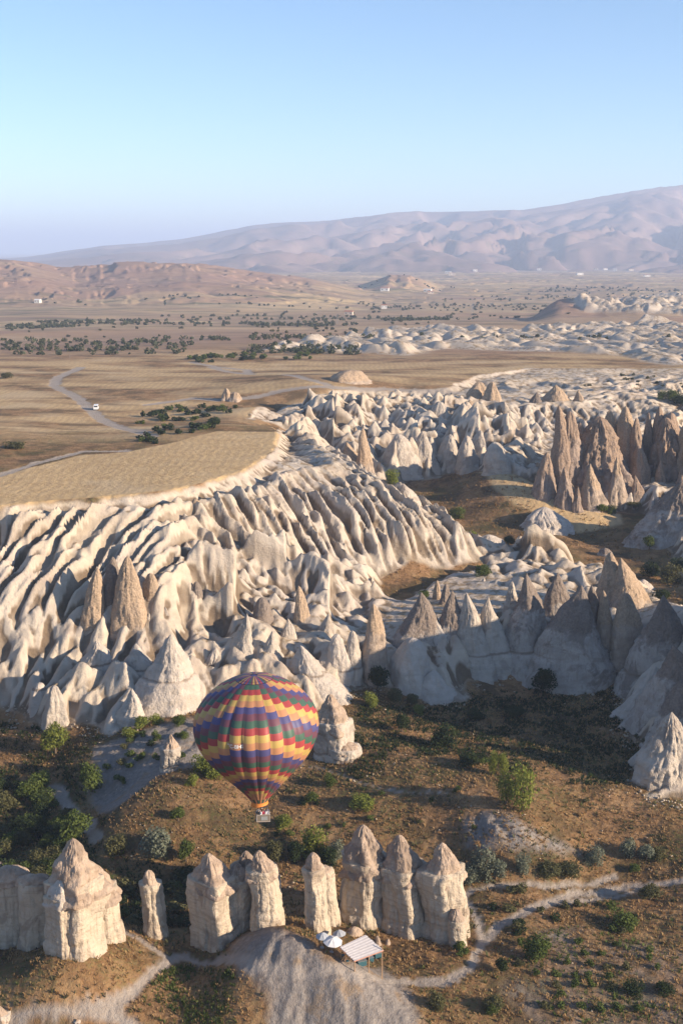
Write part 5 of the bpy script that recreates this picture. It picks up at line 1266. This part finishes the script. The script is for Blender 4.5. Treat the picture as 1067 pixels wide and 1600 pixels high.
for i in range(nb):
    a, b_ = i/nb, (i+.88)/nb; p0 = cr_[0]+(cr_[3]-cr_[0])*a-O_; p1 = cr_[1]+(cr_[2]-cr_[1])*a-O_; p2 = cr_[1]+(cr_[2]-cr_[1])*b_-O_; p3 = cr_[0]+(cr_[3]-cr_[0])*b_-O_
    up = np.array([0, 0, .05+.015*(i % 2)]); j = rnd.uniform(-.06, .06); e = (p1-p0)/np.linalg.norm(p1-p0)*j
    V = [p0+e, p1+e, p2+e, p3+e, p0+e+up, p1+e+up, p2+e+up, p3+e+up]; m_ = MB(); m_.add(V, [(0,3,2,1),(4,5,6,7),(0,1,5,4),(1,2,6,5),(2,3,7,6),(3,0,4,7)]); m_.build('roof_board', BOARD if i % 2 else BOARD2, hut)
for (p, q_) in ((0, 1), (1, 2), (2, 3), (3, 0)):
    m_ = MB(); dz_ = np.array([0, 0, -.09]); m_.tube(cr_[p]-O_+dz_, cr_[q_]-O_+dz_, .06, .06, 6); m_.build('roof_beam', EDGE, hut)
def ground_under(c_): return lz(c_[0], c_[1])
for c_ in (cr_[0]*.97+cr_[2]*.03, cr_[1]*.97+cr_[3]*.03, (cr_[0]+cr_[1])/2*.97+cr_[2]*.03, cr_[2]*.97+cr_[0]*.03, cr_[3]*.97+cr_[1]*.03):
    g_ = ground_under(c_); tz = zf_-.05 if c_[1] < (cr_[0][1]+cr_[2][1])/2-.2 else zb_-.1; m_ = MB(); m_.tube((c_[0]-O_[0], c_[1]-O_[1], g_-O_[2]-.3), (c_[0]-O_[0], c_[1]-O_[1], tz-O_[2]), .08, .07, 7); m_.build('post', WOOD, hut)
for i, (px, py, wd, lb) in enumerate([(565,1509,1.25,'teal covered table at the left front of the shelter'), (579,1504,.7,'small teal covered table in the middle of the shelter'), (590,1498,1.0,'teal covered table at the right end of the shelter')]):
    x, y, z = land_at(px, py); r_ = empty('table', (x, y+.4, lz(x, y+.4)), lb, 'table', 'tables under the shelter', R(20))
    m_ = MB(); m_.box((0, 0, .38), (wd, .75, .74)); m_.build('tablecloth', TEAL, r_); m_ = MB(); m_.box((0, 0, .775), (wd+.06, .8, .04)); m_.build('tabletop', plain('tabletop%d' % i, (.20,.22,.22), .5), r_)
def parasol(px, py, rad, tilt, mat, lb):
    x, y, z = land_at(px, py+14); r_ = empty('parasol', (x, y, z), lb, 'parasol', 'parasols beside the shelter'); r_.rotation_euler = (R(tilt), R(tilt*.6), .3); k = 8; zt = 1.75
    for i in range(k):
        a0, a1 = 2*pi*i/k, 2*pi*(i+1)/k; am = (a0+a1)/2
        V = [(0, 0, zt+.62), (rad*.5*cos(a0), rad*.5*sin(a0), zt+.36), (rad*.48*cos(am), rad*.48*sin(am), zt+.31), (rad*.5*cos(a1), rad*.5*sin(a1), zt+.36), (rad*cos(a0), rad*sin(a0), zt), (rad*.94*cos(am), rad*.94*sin(am), zt-.02), (rad*cos(a1), rad*sin(a1), zt)]
        V2 = [(v[0], v[1], v[2]-.02) for v in V]; m_ = MB(); m_.add(V+V2, [(0,1,2),(0,2,3),(1,4,5,2),(2,5,6,3),(7,9,8),(7,10,9),(8,9,12,11),(9,10,13,12),(4,11,12,5),(5,12,13,6)]); m_.build('canopy_panel', mat, r_)
    m_ = MB(); m_.tube((0, 0, -.2), (0, 0, zt+.66), .03); m_.build('pole', WOOD, r_)
    m_ = MB(); m_.tube((0, 0, 0), (0, 0, .12), .3, .26, 10); m_.build('base', plain('parasol_base', (.3,.3,.3), .9), r_); return r_
WC = plain('parasol_white', (.80,.78,.77), .8, .04, 2, .25); GC = plain('parasol_grey', (.42,.44,.47), .8, .06, 2, .2)
parasol(518, 1474, 1.35, 6, WC, 'bright white parasol left of the shelter')
parasol(531, 1463, 1.0, -4, GC, 'greyish parasol in the shade behind the white one')
parasol(503, 1467, .95, 3, GC, 'greyish parasol in the shade at the foot of the narrow chimney')
for (px, py, w_, h_, lb) in [(589,1478,18,13,'rounded brown boulder behind the shelter'), (606,1476,12,8,'smaller brown boulder beside the rounded one'), (552,1462,30,9,'flat heap of reddish rubble behind the shelter'), (722,1487,14,8,'pale broken block at the foot of the right joined chimney')]:
    SEED[0] += 1; x, y, z = land_at(px, py); dp = depth_of(x, y, z); W_ = w_*dp/FPX/2; o, _ = tower('boulder', M['cap'], x, y+W_*.6, z-.6, z+h_*dp/FPX/.9, W_*1.1, 'mound', SEED[0], nz=16, nth=28, flute=.2, rough=.12, capz='none'); tag(o, lb, 'boulder', 'boulders near the shelter')
ch_x = [(543,1506),(548,1498),(536,1497)]
for (px, py) in ch_x:
    x, y, z = land_at(px, py); r_ = empty('stool', (x, y, z), 'low dark wooden stool in the shade under the shelter edge', 'stool', 'stools by the shelter', rnd.uniform(0, 3)); m_ = MB(); m_.box((0, 0, .42), (.4, .4, .06)); m_.build('seat', TEAL, r_)
    for sx in (-1, 1):
        for sy in (-1, 1): m_ = MB(); m_.tube((sx*.16, sy*.16, -.05), (sx*.15, sy*.15, .39), .025); m_.build('leg', WOOD, r_)

# ------------------------------------------------------------------ the white van on the plateau road
x, y, z = land_at(151, 640); CARP = plain('white_paint', (.72,.72,.72), .35, .03, 1, None, 0, .5); GLS = plain('dark_glass', (.03,.035,.04), .15, .1, 1, None, 0, .6); TYR = plain('tyre', (.03,.03,.03), .9)
car = empty('parked_car', (x, y, z+.02), 'small white minibus driving on the winding plateau road', 'car', None, R(97))
prof_ = [(-2.3,.35),(-2.3,1.0),(-2.2,1.95),(-2.0,2.1),(1.0,2.1),(1.75,1.25),(2.3,1.05),(2.35,.35)]
m_ = MB(); V = [(a, s_*.92 if b_ < 1.5 else s_*.82, b_) for s_ in (-1, 1) for (a, b_) in prof_]; k = len(prof_); m_.add(V, [tuple(range(k)), tuple(range(k, 2*k))[::-1]]+[(i, i+k, (i+1) % k+k, (i+1) % k) for i in range(k)]); m_.build('body', CARP, car)
for s_ in (-1, 1):
    for xx in (-1.5, -.4, .7): m_ = MB(); m_.box((xx, s_*.885, 1.55), (.85, .04, .55), rx=s_*R(7.5)); m_.build('window', GLS, car)
m_ = MB(); m_.box((1.40, 0, 1.72), (.06, 1.4, .85), ry=R(-41)); m_.build('windscreen', GLS, car)
m_ = MB(); m_.box((-2.27, 0, 1.5), (.06, 1.35, .6), ry=R(5)); m_.build('rear_window', GLS, car)
for sx in (-1.45, 1.5):
    for s_ in (-1, 1): m_ = MB(); m_.tube((sx, s_*.72, .36), (sx, s_*.95, .36), .36, .36, 14); m_.build('wheel', TYR, car)
for s_ in (-1, 1): m_ = MB(); m_.box((2.34, s_*.62, .8), (.05, .35, .2)); m_.build('headlight', plain('lamp_glass%d' % s_, (.6,.6,.55), .2), car)

# ------------------------------------------------------------------ far houses and pylons
WALLM = [plain('far_wall_%d' % i, c_, .9) for i, c_ in enumerate([(.62,.58,.52), (.50,.42,.34), (.7,.68,.64)])]; ROOFM = plain('far_roof', (.35,.16,.10), .9); DARKW = plain('far_window', (.05,.05,.06), .4)
HS = [(60,473),(545,492),(601,455),(668,456),(672,459),(600,482),(700,428),(705,430),(742,424),(790,420),(800,419),(842,420),(905,430),(930,418),(945,417),(960,420),(985,418),(1010,432),(1040,421),(760,401),(772,400)]
for i, (px, py) in enumerate(HS):
    x, y, z = land_at(px, py); sc2 = max(1, y/1500); w1, d1, h1 = rnd.uniform(7, 13)*sc2**.6, rnd.uniform(6, 9)*sc2**.6, rnd.uniform(3, 5)*sc2**.5
    r_ = empty('far_house', (x, y, z), 'tiny pale village house far out on the plain below the mountains', 'house', 'far village houses', rnd.uniform(-.3, .3))
    m_ = MB(); m_.box((0, 0, h1/2-.5), (w1, d1, h1+1)); m_.build('wall', WALLM[i % 3], r_)
    m_ = MB(); a = h1+.02; e = .4; V = [(-w1/2-e, -d1/2-e, a), (w1/2+e, -d1/2-e, a), (w1/2+e, d1/2+e, a), (-w1/2-e, d1/2+e, a), (-w1/2-e, 0, a+1.6), (w1/2+e, 0, a+1.6)]; m_.add(V, [(0,1,5,4),(2,3,4,5),(1,2,5),(3,0,4),(0,3,2,1)]); m_.build('roof', ROOFM if i % 3 else WALLM[2], r_)
    for xx in (-.28, .28): m_ = MB(); m_.box((xx*w1, -d1/2-.02, h1*.55), (w1*.14, .1, h1*.32)); m_.build('window', DARKW, r_)
STEEL = plain('pylon_steel', (.30,.30,.31), .6, .05, 1, None, .3)
for (px, py, h_, lb) in [(738,491,20,'thin steel pylon on the plain right of the middle'), (527,506,16,'thin steel pylon on the plain left of the middle'), (110,561,6,'short pole beside the winding plateau road'), (212,1000,0,None)]:
    if lb is None: continue
    x, y, z = land_at(px, py); dp = depth_of(x, y, z); Hh = h_*dp/FPX; b_ = Hh*.09; r_ = empty('power_pylon', (x, y, z), lb, 'pylon'); m_ = MB(); rt = dp/FPX*.16
    if h_ < 8: m_.tube((0, 0, -.3), (0, 0, Hh), rt); m_.build('mast', STEEL, r_); m_ = MB(); m_.tube((-Hh*.15, 0, Hh*.92), (Hh*.15, 0, Hh*.92), rt*.7); m_.build('cross_arm', STEEL, r_); continue
    for sx in (-1, 1):
        for sy in (-1, 1): m_.tube((sx*b_, sy*b_, -.5), (0, 0, Hh), rt, rt*.7, 4)
    for j in range(6):
        z0_ = Hh*j/7; f0, f1 = b_*(1-j/7), b_*(1-(j+1)/7); m_.tube((-f0, -f0, z0_), (f1, -f1, z0_+Hh/7), rt*.6, None, 4); m_.tube((f0, f0, z0_), (-f1, f1, z0_+Hh/7), rt*.6, None, 4)
    m_.build('mast', STEEL, r_)
    for zz_ in (.72, .86): m_ = MB(); m_.tube((-Hh*.17, 0, Hh*zz_), (Hh*.17, 0, Hh*zz_), rt, None, 4); m_.build('cross_arm', STEEL, r_)

tick('end')
if 0:
    pass
if 0:
    for o in sorted([(len(m.polygons), m.name) for m in bpy.data.meshes])[-22:]: print('BIG', o)
